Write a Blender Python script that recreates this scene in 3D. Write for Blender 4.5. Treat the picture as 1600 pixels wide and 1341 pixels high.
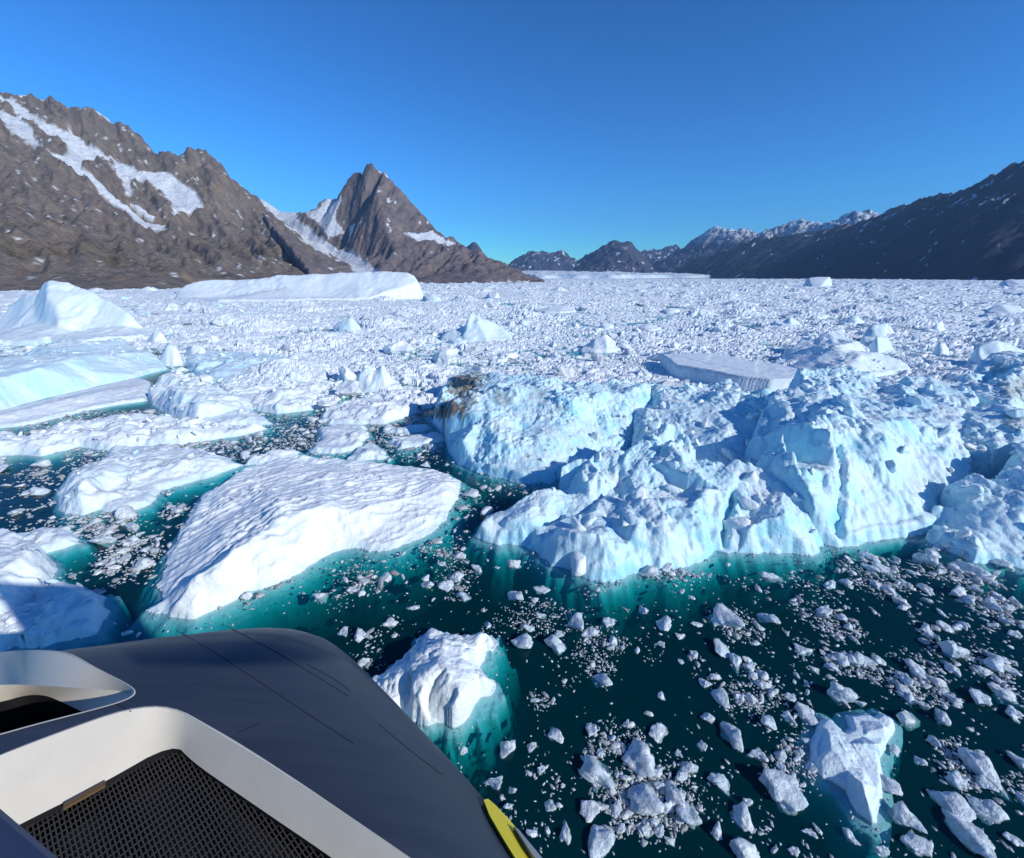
import bpy, bmesh, math, random
import numpy as np
from mathutils import Vector
from mathutils.geometry import delaunay_2d_cdt

for o in list(bpy.data.objects):
    bpy.data.objects.remove(o)
scene = bpy.context.scene
col = scene.collection
R = math.radians
rng = np.random.default_rng(11)
random.seed(11)

# ------------------------------------------------------------------ camera
F_PX, CX, CY = 671.0, 800.0, 670.5          # focal length and centre for a 1600 x 1341 picture
PITCH = math.atan((CY - 431.0) / F_PX)
CAM_Z = 20.0
cam_d = bpy.data.cameras.new('camera')
cam = bpy.data.objects.new('camera', cam_d)
col.objects.link(cam)
cam.location = (0, 0, CAM_Z)
cam.rotation_euler = (math.pi / 2 - PITCH, 0, 0)
cam_d.sensor_width = 36.0
cam_d.lens = 36.0 * F_PX / 1600.0
cam_d.clip_start, cam_d.clip_end = 0.05, 80000
scene.camera = cam

# ------------------------------------------------------------------ sky, sun, exposure
SUN_AZ, SUN_EL = R(122), R(27)               # clockwise from the view direction (+Y)
w = bpy.data.worlds.new('World')
scene.world = w
w.use_nodes = True
nt = w.node_tree
nt.nodes.clear()
sky = nt.nodes.new('ShaderNodeTexSky')
sky.sky_type = 'NISHITA'
sky.sun_disc = False
sky.sun_elevation = SUN_EL
sky.sun_rotation = SUN_AZ
sky.altitude = 100
sky.air_density = 1.0
sky.dust_density = 0.0
sky.ozone_density = 4.0
hsv = nt.nodes.new('ShaderNodeMix')
hsv.data_type = 'RGBA'
hsv.blend_type = 'MULTIPLY'
hsv.inputs[0].default_value = 1.0
hsv.inputs[7].default_value = (0.34, 0.84, 1.26, 1)
bg = nt.nodes.new('ShaderNodeBackground')
bg.inputs['Strength'].default_value = 0.115
wo = nt.nodes.new('ShaderNodeOutputWorld')
nt.links.new(sky.outputs[0], hsv.inputs[6])
gam = nt.nodes.new('ShaderNodeGamma')
gam.inputs['Gamma'].default_value = 1.45
bal = nt.nodes.new('ShaderNodeMix')
bal.data_type = 'RGBA'
bal.blend_type = 'MULTIPLY'
bal.inputs[0].default_value = 1.0
bal.inputs[7].default_value = (0.84, 0.65, 0.50, 1)
nt.links.new(hsv.outputs[2], gam.inputs[0])
nt.links.new(gam.outputs[0], bal.inputs[6])
nt.links.new(bal.outputs[2], bg.inputs[0])
nt.links.new(bg.outputs[0], wo.inputs[0])
sun_d = bpy.data.lights.new('sun', 'SUN')
sun_d.energy = 4.0
sun_d.angle = R(0.53)
sun_d.color = (1.0, 0.97, 0.88)
sun = bpy.data.objects.new('sun', sun_d)
col.objects.link(sun)
TO_SUN = Vector((math.cos(SUN_EL) * math.sin(SUN_AZ), math.cos(SUN_EL) * math.cos(SUN_AZ), math.sin(SUN_EL)))
sun.rotation_euler = TO_SUN.to_track_quat('Z', 'Y').to_euler()
scene.view_settings.view_transform = 'Standard'
scene.view_settings.look = 'None'
scene.view_settings.exposure = 0.0
scene.view_settings.gamma = 1.0
scene.cycles.max_bounces = 6
scene.cycles.diffuse_bounces = 3
scene.cycles.glossy_bounces = 3
scene.cycles.transmission_bounces = 3
scene.cycles.transparent_max_bounces = 12

# ------------------------------------------------------------------ ground coordinates
SP, CP = math.sin(PITCH), math.cos(PITCH)


def ray(px, py):
    x, y = (px - CX) / F_PX, (CY - py) / F_PX
    return np.array([x, CP + y * SP, -SP + y * CP])


def at_z(px, py, z=0.0):                     # point of height z seen at a spot of the photograph
    d = ray(px, py)
    t = (z - CAM_Z) / d[2]
    return np.array([d[0] * t, d[1] * t, z])


def many_z(px, py):
    x, y = (px - CX) / F_PX, (CY - py) / F_PX
    t_ = -CAM_Z / (-SP + y * CP)
    return np.column_stack([x * t_, (CP + y * SP) * t_, np.zeros(len(px))])


def at_y(px, py, Y):                         # point at forward distance Y
    d = ray(px, py)
    t = Y / d[1]
    return np.array([d[0] * t, Y, CAM_Z + d[2] * t])


def project(P):
    x, y, z = P[:, 0], P[:, 1], P[:, 2] - CAM_Z
    f = np.maximum(y * CP - z * SP, 1e-3)
    u = y * SP + z * CP
    return CX + F_PX * x / f, CY - F_PX * u / f


# ------------------------------------------------------------------ noise
def _hash(ix, iy, iz, seed):
    h = (ix.astype(np.int64) * 374761393 + iy.astype(np.int64) * 668265263 + iz.astype(np.int64) * 2147483647 + seed * 974711) & 0xFFFFFFFF
    h = ((h ^ (h >> 13)) * 1274126177) & 0xFFFFFFFF
    h = ((h ^ (h >> 16)) * 2246822519) & 0xFFFFFFFF
    return (h ^ (h >> 15)) & 0xFFFFFFFF


def rnd(ix, iy, seed, iz=None):
    iz = np.zeros_like(ix) if iz is None else iz
    return _hash(ix, iy, iz, seed) / 4294967295.0


def noise2(x, y, seed=0):
    ix, iy = np.floor(x), np.floor(y)
    fx, fy = x - ix, y - iy
    ux, uy = fx * fx * fx * (fx * (fx * 6 - 15) + 10), fy * fy * fy * (fy * (fy * 6 - 15) + 10)

    def g(ox, oy):
        a = rnd(ix + ox, iy + oy, seed) * 2 * np.pi
        return np.cos(a) * (fx - ox) + np.sin(a) * (fy - oy)
    a, b, c, d = g(0, 0), g(1, 0), g(0, 1), g(1, 1)
    return 1.5 * ((a + (b - a) * ux) * (1 - uy) + (c + (d - c) * ux) * uy)


def noise3(x, y, z, seed=0):
    ix, iy, iz = np.floor(x), np.floor(y), np.floor(z)
    fx, fy, fz = x - ix, y - iy, z - iz
    ux, uy, uz = (f * f * (3 - 2 * f) for f in (fx, fy, fz))

    def g(ox, oy, oz):
        return _hash(ix + ox, iy + oy, iz + oz, seed) / 2147483647.5 - 1
    l = lambda a, b, t: a + (b - a) * t
    return l(l(l(g(0, 0, 0), g(1, 0, 0), ux), l(g(0, 1, 0), g(1, 1, 0), ux), uy),
             l(l(g(0, 0, 1), g(1, 0, 1), ux), l(g(0, 1, 1), g(1, 1, 1), ux), uy), uz)


def fbm(x, y, oct=4, seed=0, gain=0.5):
    s, a, n = 0, 1.0, 0
    for i in range(oct):
        s = s + a * noise2(x, y, seed + i * 17)
        n += a
        a *= gain
        x, y = x * 2.03 + 5.2, y * 2.03 - 3.1
    return s / n


def ridged(x, y, oct=4, seed=0, gain=0.5):
    s, a, n = 0, 1.0, 0
    for i in range(oct):
        s = s + a * (1 - np.abs(noise2(x, y, seed + i * 13)) * 1.6)
        n += a
        a *= gain
        x, y = x * 2.1 + 1.7, y * 2.1 + 9.2
    return s / n


def voronoi(x, y, seed=0):
    """F1, F2, cell offset 0..1, cell tilt, vector from the cell's centre."""
    ix, iy = np.floor(x), np.floor(y)
    f1 = np.full(x.shape, 9.0); f2 = np.full(x.shape, 9.0)
    cid = np.zeros(x.shape); dx = np.zeros(x.shape); dy = np.zeros(x.shape); ci = np.zeros(x.shape); cj = np.zeros(x.shape)
    for ox in (-1, 0, 1):
        for oy in (-1, 0, 1):
            jx, jy = ix + ox, iy + oy
            px, py = jx + 0.1 + 0.8 * rnd(jx, jy, seed), jy + 0.1 + 0.8 * rnd(jx, jy, seed + 1)
            d = np.hypot(x - px, y - py)
            near = d < f1
            f2 = np.where(near, f1, np.minimum(f2, d))
            f1 = np.where(near, d, f1)
            dx = np.where(near, x - px, dx); dy = np.where(near, y - py, dy)
            ci = np.where(near, jx, ci); cj = np.where(near, jy, cj)
    o = rnd(ci, cj, seed + 2)
    a = rnd(ci, cj, seed + 3) * 2 * np.pi
    t = rnd(ci, cj, seed + 4)
    return f1, f2, o, (np.cos(a) * t * dx + np.sin(a) * t * dy), t


def facets(x, y, L, seed):                   # broken blocks: every cell a tilted plane of its own
    wx = x / L + 0.35 * noise2(x / L * 1.3, y / L * 1.3, seed + 50)
    wy = y / L + 0.35 * noise2(x / L * 1.3 + 7, y / L * 1.3, seed + 51)
    f1, f2, o, tilt, _ = voronoi(wx, wy, seed)
    return (o - 0.5) * 0.9 + tilt * 1.6 - 0.35 * np.exp(-((f2 - f1) / 0.07) ** 2)


def seracs(x, y, L, seed):                   # leaning wedges and pinnacles with plane sides
    x = x / L + 0.25 * noise2(x / L * 1.4, y / L * 1.4, seed + 50)
    y = y / L + 0.25 * noise2(x * 1.4 + 7, y * 1.4 / L, seed + 51)
    ix, iy = np.floor(x), np.floor(y)
    best = np.full(x.shape, -9.0)
    for ox in (-1, 0, 1):
        for oy in (-1, 0, 1):
            jx, jy = ix + ox, iy + oy
            dx, dy = x - jx - 0.1 - 0.8 * rnd(jx, jy, seed), y - jy - 0.1 - 0.8 * rnd(jx, jy, seed + 1)
            a = rnd(jx, jy, seed + 2) * 2.2 + 0.2
            ca, sa = np.cos(a), np.sin(a)
            u, v = dx * ca + dy * sa, -dx * sa + dy * ca
            s1, s2 = 0.5 + 0.5 * rnd(jx, jy, seed + 3), 0.9 + 1.3 * rnd(jx, jy, seed + 4)
            lean = 0.55 * (rnd(jx, jy, seed + 5) - 0.5)
            val = 0.75 * rnd(jx, jy, seed + 6) + 0.25 - np.maximum(s1 * (np.abs(u) - lean * u), s2 * (np.abs(v) - 2 * lean * v))
            best = np.maximum(best, np.minimum(val, 0.35 + 0.4 * rnd(jx, jy, seed + 7) + 0.5 * u))
    return np.maximum(best, -0.8)


def lumps(x, y, L, seed):                    # melted knobs with creases between them
    wx = x / L + 0.4 * noise2(x / L, y / L, seed + 50)
    wy = y / L + 0.4 * noise2(x / L + 7, y / L, seed + 51)
    f1, f2, o, tilt, _ = voronoi(wx, wy, seed)
    return (o - 0.5) * 0.55 * sstep(0, 0.35, f2 - f1) + 0.45 - 0.95 * f1 ** 2 + 0.5 * tilt


def sstep(a, b, x):
    t = np.clip((x - a) / (b - a), 0, 1)
    return t * t * (3 - 2 * t)


def in_poly(x, y, poly):
    r = np.zeros(x.shape, bool)
    n = len(poly)
    for i in range(n):
        x0, y0 = poly[i][0], poly[i][1]
        x1, y1 = poly[(i + 1) % n][0], poly[(i + 1) % n][1]
        if y0 == y1:
            continue
        c = ((y0 > y) != (y1 > y)) & (x < (x1 - x0) * (y - y0) / (y1 - y0) + x0)
        r ^= c
    return r


def poly_dist(x, y, poly, closed=True):
    d = np.full(x.shape, 1e9)
    n = len(poly)
    for i in range(n if closed else n - 1):
        a, b = np.array(poly[i][:2]), np.array(poly[(i + 1) % n][:2])
        v = b - a
        L2 = max(v @ v, 1e-12)
        t = np.clip(((x - a[0]) * v[0] + (y - a[1]) * v[1]) / L2, 0, 1)
        d = np.minimum(d, np.hypot(x - a[0] - t * v[0], y - a[1] - t * v[1]))
    return d


def interp(pts, x, y, edges=()):
    """Piecewise linear height through scattered points; nan outside their hull."""
    P = np.array(pts, float)
    res = delaunay_2d_cdt([Vector(p[:2]) for p in P], list(edges), [], 0, 1e-5)
    vs, tris, orig = res[0], res[2], res[3]
    Z = np.array([P[o[0], 2] if len(o) else np.nan for o in orig])
    V = np.array([tuple(v) for v in vs])
    for k in np.where(np.isnan(Z))[0]:
        d = np.hypot(P[:, 0] - V[k, 0], P[:, 1] - V[k, 1]) + 1e-6
        Z[k] = (P[:, 2] / d ** 2).sum() / (1 / d ** 2).sum()
    out = np.full(x.shape, np.nan)
    for t in tris:
        a, b, c = V[t[0]], V[t[1]], V[t[2]]
        den = (b[1] - c[1]) * (a[0] - c[0]) + (c[0] - b[0]) * (a[1] - c[1])
        if abs(den) < 1e-12:
            continue
        lo, hi = np.minimum(np.minimum(a, b), c), np.maximum(np.maximum(a, b), c)
        m = (x >= lo[0] - 1e-6) & (x <= hi[0] + 1e-6) & (y >= lo[1] - 1e-6) & (y <= hi[1] + 1e-6)
        if not m.any():
            continue
        xs, ys = x[m], y[m]
        w0 = ((b[1] - c[1]) * (xs - c[0]) + (c[0] - b[0]) * (ys - c[1])) / den
        w1 = ((c[1] - a[1]) * (xs - c[0]) + (a[0] - c[0]) * (ys - c[1])) / den
        w2 = 1 - w0 - w1
        ok = (w0 > -1e-6) & (w1 > -1e-6) & (w2 > -1e-6)
        v = out[m]
        v[ok] = (w0 * Z[t[0]] + w1 * Z[t[1]] + w2 * Z[t[2]])[ok]
        out[m] = v
    return out


def blur(a, n):
    for _ in range(n):
        p = np.pad(a, 1, mode='edge')
        a = (p[:-2, 1:-1] + p[2:, 1:-1] + p[1:-1, :-2] + p[1:-1, 2:] + 2 * p[1:-1, 1:-1]) / 6
    return a


# ------------------------------------------------------------------ mesh helpers
def mesh_np(name, V, Fc, tint=None, smooth=True):
    """V: n x 3, Fc: m x k faces of equal size."""
    me = bpy.data.meshes.new(name)
    V = np.ascontiguousarray(V, np.float32)
    Fc = np.ascontiguousarray(Fc, np.int32)
    m, k = Fc.shape
    me.vertices.add(len(V)); me.vertices.foreach_set('co', V.ravel())
    me.loops.add(m * k); me.loops.foreach_set('vertex_index', Fc.ravel())
    me.polygons.add(m)
    me.polygons.foreach_set('loop_start', np.arange(0, m * k, k, dtype=np.int32))
    me.polygons.foreach_set('loop_total', np.full(m, k, np.int32))
    me.polygons.foreach_set('use_smooth', np.full(m, smooth))
    me.update(calc_edges=True)
    if tint is not None:
        at = me.attributes.new('tint', 'FLOAT_COLOR', 'POINT')
        c = np.ones((len(V), 4), np.float32)
        c[:, :3] = tint
        at.data.foreach_set('color', c.ravel())
    return me


def grid_faces(nx, ny, keep=None):
    i = np.arange(nx * ny).reshape(ny, nx)
    f = np.stack([i[:-1, :-1], i[:-1, 1:], i[1:, 1:], i[1:, :-1]], -1).reshape(-1, 4)
    if keep is not None:
        k = keep.ravel()
        f = f[k[f].any(1)]
    return f


def compact(V, Fc, *extra):
    used = np.zeros(len(V), bool)
    used[Fc.ravel()] = True
    idx = np.cumsum(used) - 1
    return (V[used], idx[Fc]) + tuple(e[used] for e in extra)


def obj(name, me, mat, parent=None):
    o = bpy.data.objects.new(name, me)
    if mat is not None and not me.materials:
        me.materials.append(mat)
    col.objects.link(o)
    o.parent = parent
    return o


def tag(o, label=None, cat=None, group=None, kind=None):
    for k, v in (('label', label), ('category', cat), ('group', group), ('kind', kind)):
        if v:
            o[k] = v
    return o


# ------------------------------------------------------------------ materials
def new_mat(name):
    m = bpy.data.materials.new(name)
    m.use_nodes = True
    t = m.node_tree
    t.nodes.clear()
    out = t.nodes.new('ShaderNodeOutputMaterial')
    return m, t, out


def N(t, kind, **kw):
    n = t.nodes.new(kind)
    for k, v in kw.items():
        if k in n.inputs:
            n.inputs[k].default_value = v
        else:
            setattr(n, k, v)
    return n


def tinted(name, rough, spec, noise_scale, amount, bump_scale, bump_dist, bump_str=0.6, sss=0.0, clear=0.0, detail=5.0):
    """Surface whose colour comes from the 'tint' attribute, with fine grain and relief."""
    m, t, out = new_mat(name)
    at = N(t, 'ShaderNodeAttribute', attribute_name='tint')
    geo = N(t, 'ShaderNodeNewGeometry')
    n1 = N(t, 'ShaderNodeTexNoise', Scale=noise_scale, Detail=detail, Roughness=0.5 if detail < 6 else 0.72)
    t.links.new(geo.outputs['Position'], n1.inputs['Vector'])
    mr = N(t, 'ShaderNodeMapRange')
    mr.inputs['To Min'].default_value = 1 - amount
    mr.inputs['To Max'].default_value = 1 + amount * 0.6
    t.links.new(n1.outputs['Fac'], mr.inputs['Value'])
    mx = N(t, 'ShaderNodeVectorMath', operation='SCALE')
    t.links.new(at.outputs['Color'], mx.inputs[0])
    t.links.new(mr.outputs[0], mx.inputs['Scale'])
    n2 = N(t, 'ShaderNodeTexNoise', Scale=bump_scale, Detail=detail, Roughness=0.6)
    t.links.new(geo.outputs['Position'], n2.inputs['Vector'])
    bp = N(t, 'ShaderNodeBump', Strength=bump_str, Distance=bump_dist)
    t.links.new(n2.outputs['Fac'], bp.inputs['Height'])
    b = N(t, 'ShaderNodeBsdfPrincipled')
    b.inputs['Roughness'].default_value = rough
    b.inputs['Specular IOR Level'].default_value = spec
    if sss:
        b.inputs['Subsurface Weight'].default_value = sss
        b.inputs['Subsurface Radius'].default_value = (0.3, 0.8, 1.0)
        b.inputs['Subsurface Scale'].default_value = 0.12
    t.links.new(mx.outputs[0], b.inputs['Base Color'])
    t.links.new(bp.outputs[0], b.inputs['Normal'])
    if clear:                               # glassy spots through which the water shows
        n3 = N(t, 'ShaderNodeTexNoise', Scale=2.6, Detail=6.0, Roughness=0.7)
        t.links.new(geo.outputs['Position'], n3.inputs['Vector'])
        m3 = N(t, 'ShaderNodeMapRange')
        m3.inputs['From Min'].default_value, m3.inputs['From Max'].default_value = 0.40, 0.58
        m3.inputs['To Min'].default_value, m3.inputs['To Max'].default_value = 1 - clear, 1.0
        t.links.new(n3.outputs['Fac'], m3.inputs['Value'])
        t.links.new(m3.outputs[0], b.inputs['Alpha'])
    t.links.new(b.outputs[0], out.inputs['Surface'])
    return m


ICE = tinted('glacier_ice', 0.5, 0.35, 1.7, 0.08, 2.2, 0.16, 0.8, detail=9.0)
FAR_ICE = tinted('far_ice', 0.6, 0.2, 0.4, 0.10, 0.8, 0.4, 0.5)
CHUNK = tinted('brash_ice', 0.3, 0.5, 7.0, 0.22, 8.0, 0.10, 0.8, clear=0.35)
ROCK = tinted('rock_and_snow', 0.9, 0.1, 0.09, 0.75, 0.03, 16.0, 0.8, detail=12.0)


def paint(name, c, rough, spec=0.5, metal=0.0, streak=None):
    m, t, out = new_mat(name)
    b = N(t, 'ShaderNodeBsdfPrincipled')
    b.inputs['Base Color'].default_value = (*c, 1)
    b.inputs['Roughness'].default_value = rough
    b.inputs['Specular IOR Level'].default_value = spec
    b.inputs['Metallic'].default_value = metal
    geo = N(t, 'ShaderNodeNewGeometry')
    mp = N(t, 'ShaderNodeMapping')
    mp.inputs['Rotation'].default_value = (0, 0, R(35))
    mp.inputs['Scale'].default_value = streak or (1, 1, 1)
    t.links.new(geo.outputs['Position'], mp.inputs['Vector'])
    n = N(t, 'ShaderNodeTexNoise', Scale=1.2, Detail=5.0, Roughness=0.65)
    t.links.new(mp.outputs[0], n.inputs['Vector'])
    mr = N(t, 'ShaderNodeMapRange')
    mr.inputs['To Min'].default_value = max(0.02, rough - 0.12)
    mr.inputs['To Max'].default_value = rough + (0.3 if streak else 0.16)
    t.links.new(n.outputs['Fac'], mr.inputs['Value'])
    t.links.new(mr.outputs[0], b.inputs['Roughness'])
    mr2 = N(t, 'ShaderNodeMapRange')
    mr2.inputs['To Min'].default_value = 0.55 if streak else 0.86
    mr2.inputs['To Max'].default_value = 1.55 if streak else 1.1  # hull streaks: reflections put into the base colour
    t.links.new(n.outputs['Fac'], mr2.inputs['Value'])
    mx = N(t, 'ShaderNodeVectorMath', operation='SCALE')
    mx.inputs[0].default_value = c
    t.links.new(mr2.outputs[0], mx.inputs['Scale'])
    t.links.new(mx.outputs[0], b.inputs['Base Color'])
    bp = N(t, 'ShaderNodeBump', Strength=0.25, Distance=0.02)
    t.links.new(n.outputs['Fac'], bp.inputs['Height'])
    t.links.new(bp.outputs[0], b.inputs['Normal'])
    t.links.new(b.outputs[0], out.inputs['Surface'])
    return m


# water: clear surface with a little suspended glacial silt over an absorbing volume
WATER, t, out = new_mat('sea_water')
geo = N(t, 'ShaderNodeNewGeometry')
n1 = N(t, 'ShaderNodeTexNoise', Scale=1.6, Detail=4.0, Roughness=0.55)
t.links.new(geo.outputs['Position'], n1.inputs['Vector'])
bp = N(t, 'ShaderNodeBump', Strength=0.6, Distance=0.06)
t.links.new(n1.outputs['Fac'], bp.inputs['Height'])
tr = N(t, 'ShaderNodeBsdfTransparent', Color=(0.97, 0.99, 1, 1))
df = N(t, 'ShaderNodeBsdfDiffuse', Color=(0.0, 0.115, 0.145, 1))
gl = N(t, 'ShaderNodeBsdfGlossy', Roughness=0.06)
t.links.new(bp.outputs[0], gl.inputs['Normal'])
m1 = N(t, 'ShaderNodeMixShader', Fac=0.22)
t.links.new(tr.outputs[0], m1.inputs[1]); t.links.new(df.outputs[0], m1.inputs[2])
lw = N(t, 'ShaderNodeLayerWeight', Blend=0.5)
t.links.new(bp.outputs[0], lw.inputs['Normal'])
pw = N(t, 'ShaderNodeMath', operation='POWER'); pw.inputs[1].default_value = 5.0
t.links.new(lw.outputs['Facing'], pw.inputs[0])
fr = N(t, 'ShaderNodeMapRange'); fr.inputs['To Min'].default_value = 0.02; fr.inputs['To Max'].default_value = 0.9
t.links.new(pw.outputs[0], fr.inputs['Value'])
m2 = N(t, 'ShaderNodeMixShader')
t.links.new(fr.outputs[0], m2.inputs[0]); t.links.new(m1.outputs[0], m2.inputs[1]); t.links.new(gl.outputs[0], m2.inputs[2])
t.links.new(m2.outputs[0], out.inputs['Surface'])
va = N(t, 'ShaderNodeVolumeAbsorption', Color=(0.05, 0.79, 0.79, 1), Density=1.3)
t.links.new(va.outputs[0], out.inputs['Volume'])
SEABED, t, out = new_mat('deep_silt')
b = N(t, 'ShaderNodeBsdfDiffuse', Color=(0.05, 0.07, 0.07, 1))
t.links.new(b.outputs[0], out.inputs['Surface'])

# ------------------------------------------------------------------ sea
bm = bmesh.new()
bmesh.ops.create_cube(bm, size=1)
for v in bm.verts:
    v.co = Vector((v.co.x * 24000, v.co.y * 13000 + 6300, v.co.z * 30 - 15))
me = bpy.data.meshes.new('sea'); bm.to_mesh(me); bm.free()
tag(obj('sea', me, WATER), kind='structure')
bm = bmesh.new()
bmesh.ops.create_grid(bm, x_segments=1, y_segments=1, size=12500)
me = bpy.data.meshes.new('seabed'); bm.to_mesh(me); bm.free()
sb = tag(obj('seabed', me, SEABED), kind='structure'); sb.location = (0, 6300, -29)

# ------------------------------------------------------------------ mountains and glacier
ROCKS = np.array((1.34, 1.25, 1.18)) * np.array([(0.175, 0.145, 0.122), (0.25, 0.205, 0.165), (0.125, 0.115, 0.112), (0.27, 0.19, 0.125)])
SNOW = np.array((0.86, 0.89, 0.93))


def terrain(name, sky_pts, inner, shore, step, rough, seed, snow=(), holes=(), speckle=0.0, speckle_top=(0, 0), back=(450, 0.35),
            rocks=ROCKS, stretch=(1.0, 1.0, 0.0), nblur=3, moss=0.0, upsnow=None, sps=38):
    pts = []
    for px, py, Y in sky_pts:
        p = at_y(px, py, Y)
        pts.append(p)
        q = p * np.array([1, 1, 0]) * (1 + back[0] / Y)
        pts.append(np.array([q[0], q[1], p[2] * back[1]]))
    pts += [at_y(*p) for p in inner]
    for s in shore:
        if len(s) == 2:
            p = at_z(s[0], s[1], 0)
        else:
            p = at_y(s[0], 437, s[2]); p[2] = 0
        pts.append(p)
        pts.append(p * np.array([0.96, 0.96, 0]) + np.array([0, 0, -25]))
    P = np.array(pts)
    x0, y0 = P[:, 0].min(), P[:, 1].min()
    nx, ny = int((P[:, 0].max() - x0) / step) + 2, int((P[:, 1].max() - y0) / step) + 2
    X, Y = np.meshgrid(x0 + np.arange(nx) * step, y0 + np.arange(ny) * step)
    Z = interp(P, X, Y)
    ok = ~np.isnan(Z)
    Z = np.where(ok, Z, -30)
    Z = blur(Z, nblur)
    ca, sa = math.cos(stretch[2]), math.sin(stretch[2])
    U, W = (X * ca + Y * sa) * stretch[0], (-X * sa + Y * ca) * stretch[1]
    env = sstep(-10, 60, Z)
    V0 = np.stack([X.ravel(), Y.ravel(), Z.ravel()], 1)
    px, py = project(V0)
    px, py = px.reshape(X.shape), py.reshape(X.shape)
    wpx = px + 5 * fbm(X / 60, Y / 60, 3, seed + 3)
    wpy = py + 5 * fbm(X / 60, Y / 60, 3, seed + 5)
    S = np.zeros(X.shape)
    for poly in snow:
        S = np.maximum(S, in_poly(wpx, wpy, poly).astype(float))
    for poly in holes:
        S = np.where(in_poly(wpx, wpy, poly), 0, S)
    n = ridged(U / 330, W / 330, 5, seed, 0.55) - 0.55
    n2 = ridged(U / 90, W / 90, 4, seed + 9, 0.6) - 0.55
    Z = Z + env * (1 - 0.75 * S) * rough * (n * 1.15 + n2 * 0.30 + 0.10 * fbm(X / 22, Y / 22, 3, seed + 1, 0.7))
    gy, gx = np.gradient(Z, step)
    slope = np.hypot(gx, gy)
    if speckle > 0:
        sp = fbm(U / sps + 3, W / sps, 4, seed + 21, 0.6) + 0.25 * n2
        lim = 1 - speckle * (0.4 + 0.6 * sstep(speckle_top[0], speckle_top[1], Z))
        S = np.maximum(S, sstep(lim * 0.55, lim * 0.55 + 0.05, sp) * (slope < 1.6))
    if upsnow:
        S = np.maximum(S, sstep(upsnow[0], upsnow[1], Z + 60 * fbm(X / 120, Y / 120, 4, seed + 33)) * (fbm(U / 50, W / 50, 4, seed + 34) > -0.1))
    a = np.clip(fbm(X / 140, Y / 140, 4, seed + 40) * 0.9 + 0.5, 0, 1)[..., None]
    c = np.clip(fbm(U / 35, W / 35, 4, seed + 41) * 1.2 + 0.45, 0, 1)[..., None]
    d = sstep(0.25, 0.6, fbm(U / 70, W / 70, 4, seed + 42))[..., None]
    C = rocks[0] * (1 - a) + rocks[1] * a
    C = C * (1 - c) + rocks[2] * c
    C = C * (1 - d * 0.6) + rocks[3] * d * 0.6
    if moss:
        mm = (sstep(0.0, 0.5, fbm(X / 200, Y / 200, 3, seed + 60)) * sstep(260, 30, Z) * moss)[..., None]
        C = C * (1 - mm) + np.array((0.15, 0.125, 0.06)) * mm
    C = C * (1 - S[..., None]) + SNOW * (0.94 + 0.06 * n2[..., None]) * S[..., None]
    keep = (Z > -24) & ok
    V = np.stack([X.ravel(), Y.ravel(), Z.ravel()], 1)
    Fc = grid_faces(nx, ny, None)
    Fc = Fc[keep.ravel()[Fc].all(1)]
    V, Fc, C = compact(V, Fc, C.reshape(-1, 3))
    return tag(obj(name, mesh_np(name, V, Fc, C), ROCK), kind='structure')


snow_l = [[(-300, 120), (0, 153), (19, 155), (25, 162), (41, 172), (56, 184), (78, 197), (106, 209), (109, 192), (114, 208), (125, 216), (137, 231), (162, 244),
           (194, 256), (219, 269), (262, 272), (284, 287), (306, 303), (319, 325), (300, 331), (281, 331), (272, 341), (266, 316), (250, 297), (231, 284),
           (206, 278), (175, 256), (134, 253), (131, 269), (150, 281), (169, 294), (194, 319), (225, 341), (259, 356), (250, 361), (219, 347), (187, 322),
           (150, 294), (119, 275), (94, 259), (66, 234), (34, 212), (0, 191), (-300, 60)],
          [(20, 140), (45, 140), (78, 152), (70, 160), (45, 154), (30, 153)], [(130, 165), (150, 165), (185, 185), (170, 187), (150, 177)],
          [(200, 315), (215, 318), (243, 334), (240, 338), (225, 333)], [(170, 256), (200, 272), (208, 300), (203, 305), (190, 285)]]
hole_l = [[(-2, 158), (16, 168), (33, 184), (12, 180), (-2, 174)], [(31, 189), (53, 191), (66, 206), (94, 219), (106, 234), (106, 247), (78, 244), (59, 225), (52, 203)]]
terrain('mountain', [(-320, 100, 2300), (-120, 140, 2300), (0, 152, 2300), (20, 148, 2300), (45, 150, 2280), (105, 165, 2250), (150, 172, 2250), (180, 190, 2250),
                     (215, 215, 2250), (250, 240, 2250), (268, 252, 2250), (290, 246, 2200), (318, 235, 2150), (335, 250, 2150), (380, 290, 2100),
                     (405, 314, 2080), (425, 343, 2020), (450, 368, 1900), (477, 394, 1780), (510, 412, 1680), (545, 426, 1560)],
        [(0, 200, 1700), (-200, 170, 1700), (120, 285, 1600), (200, 345, 1450), (260, 385, 1280), (330, 430, 1080), (60, 200, 2000), (150, 262, 1900), (225, 312, 1800),
         (300, 326, 1780), (252, 357, 1600), (175, 280, 1720), (240, 330, 1640), (0, 330, 1150), (100, 370, 1050), (200, 420, 850), (380, 380, 1650), (440, 410, 1450), (430, 375, 1800), (460, 404, 1620), (500, 428, 1450), (350, 345, 1800), (420, 385, 1600), (470, 430, 1280),
         (310, 395, 1400), (330, 320, 1850), (-150, 330, 1150), (110, 240, 1850)],
        [(-350, 462), (-150, 458), (0, 457), (130, 456), (270, 453), (400, 447), (560, 441)], 6.0, 60, 101, snow_l, hole_l, speckle=0.30, speckle_top=(0, 10),
        stretch=(2.6, 0.55, 0.75), moss=0.5)
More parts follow.
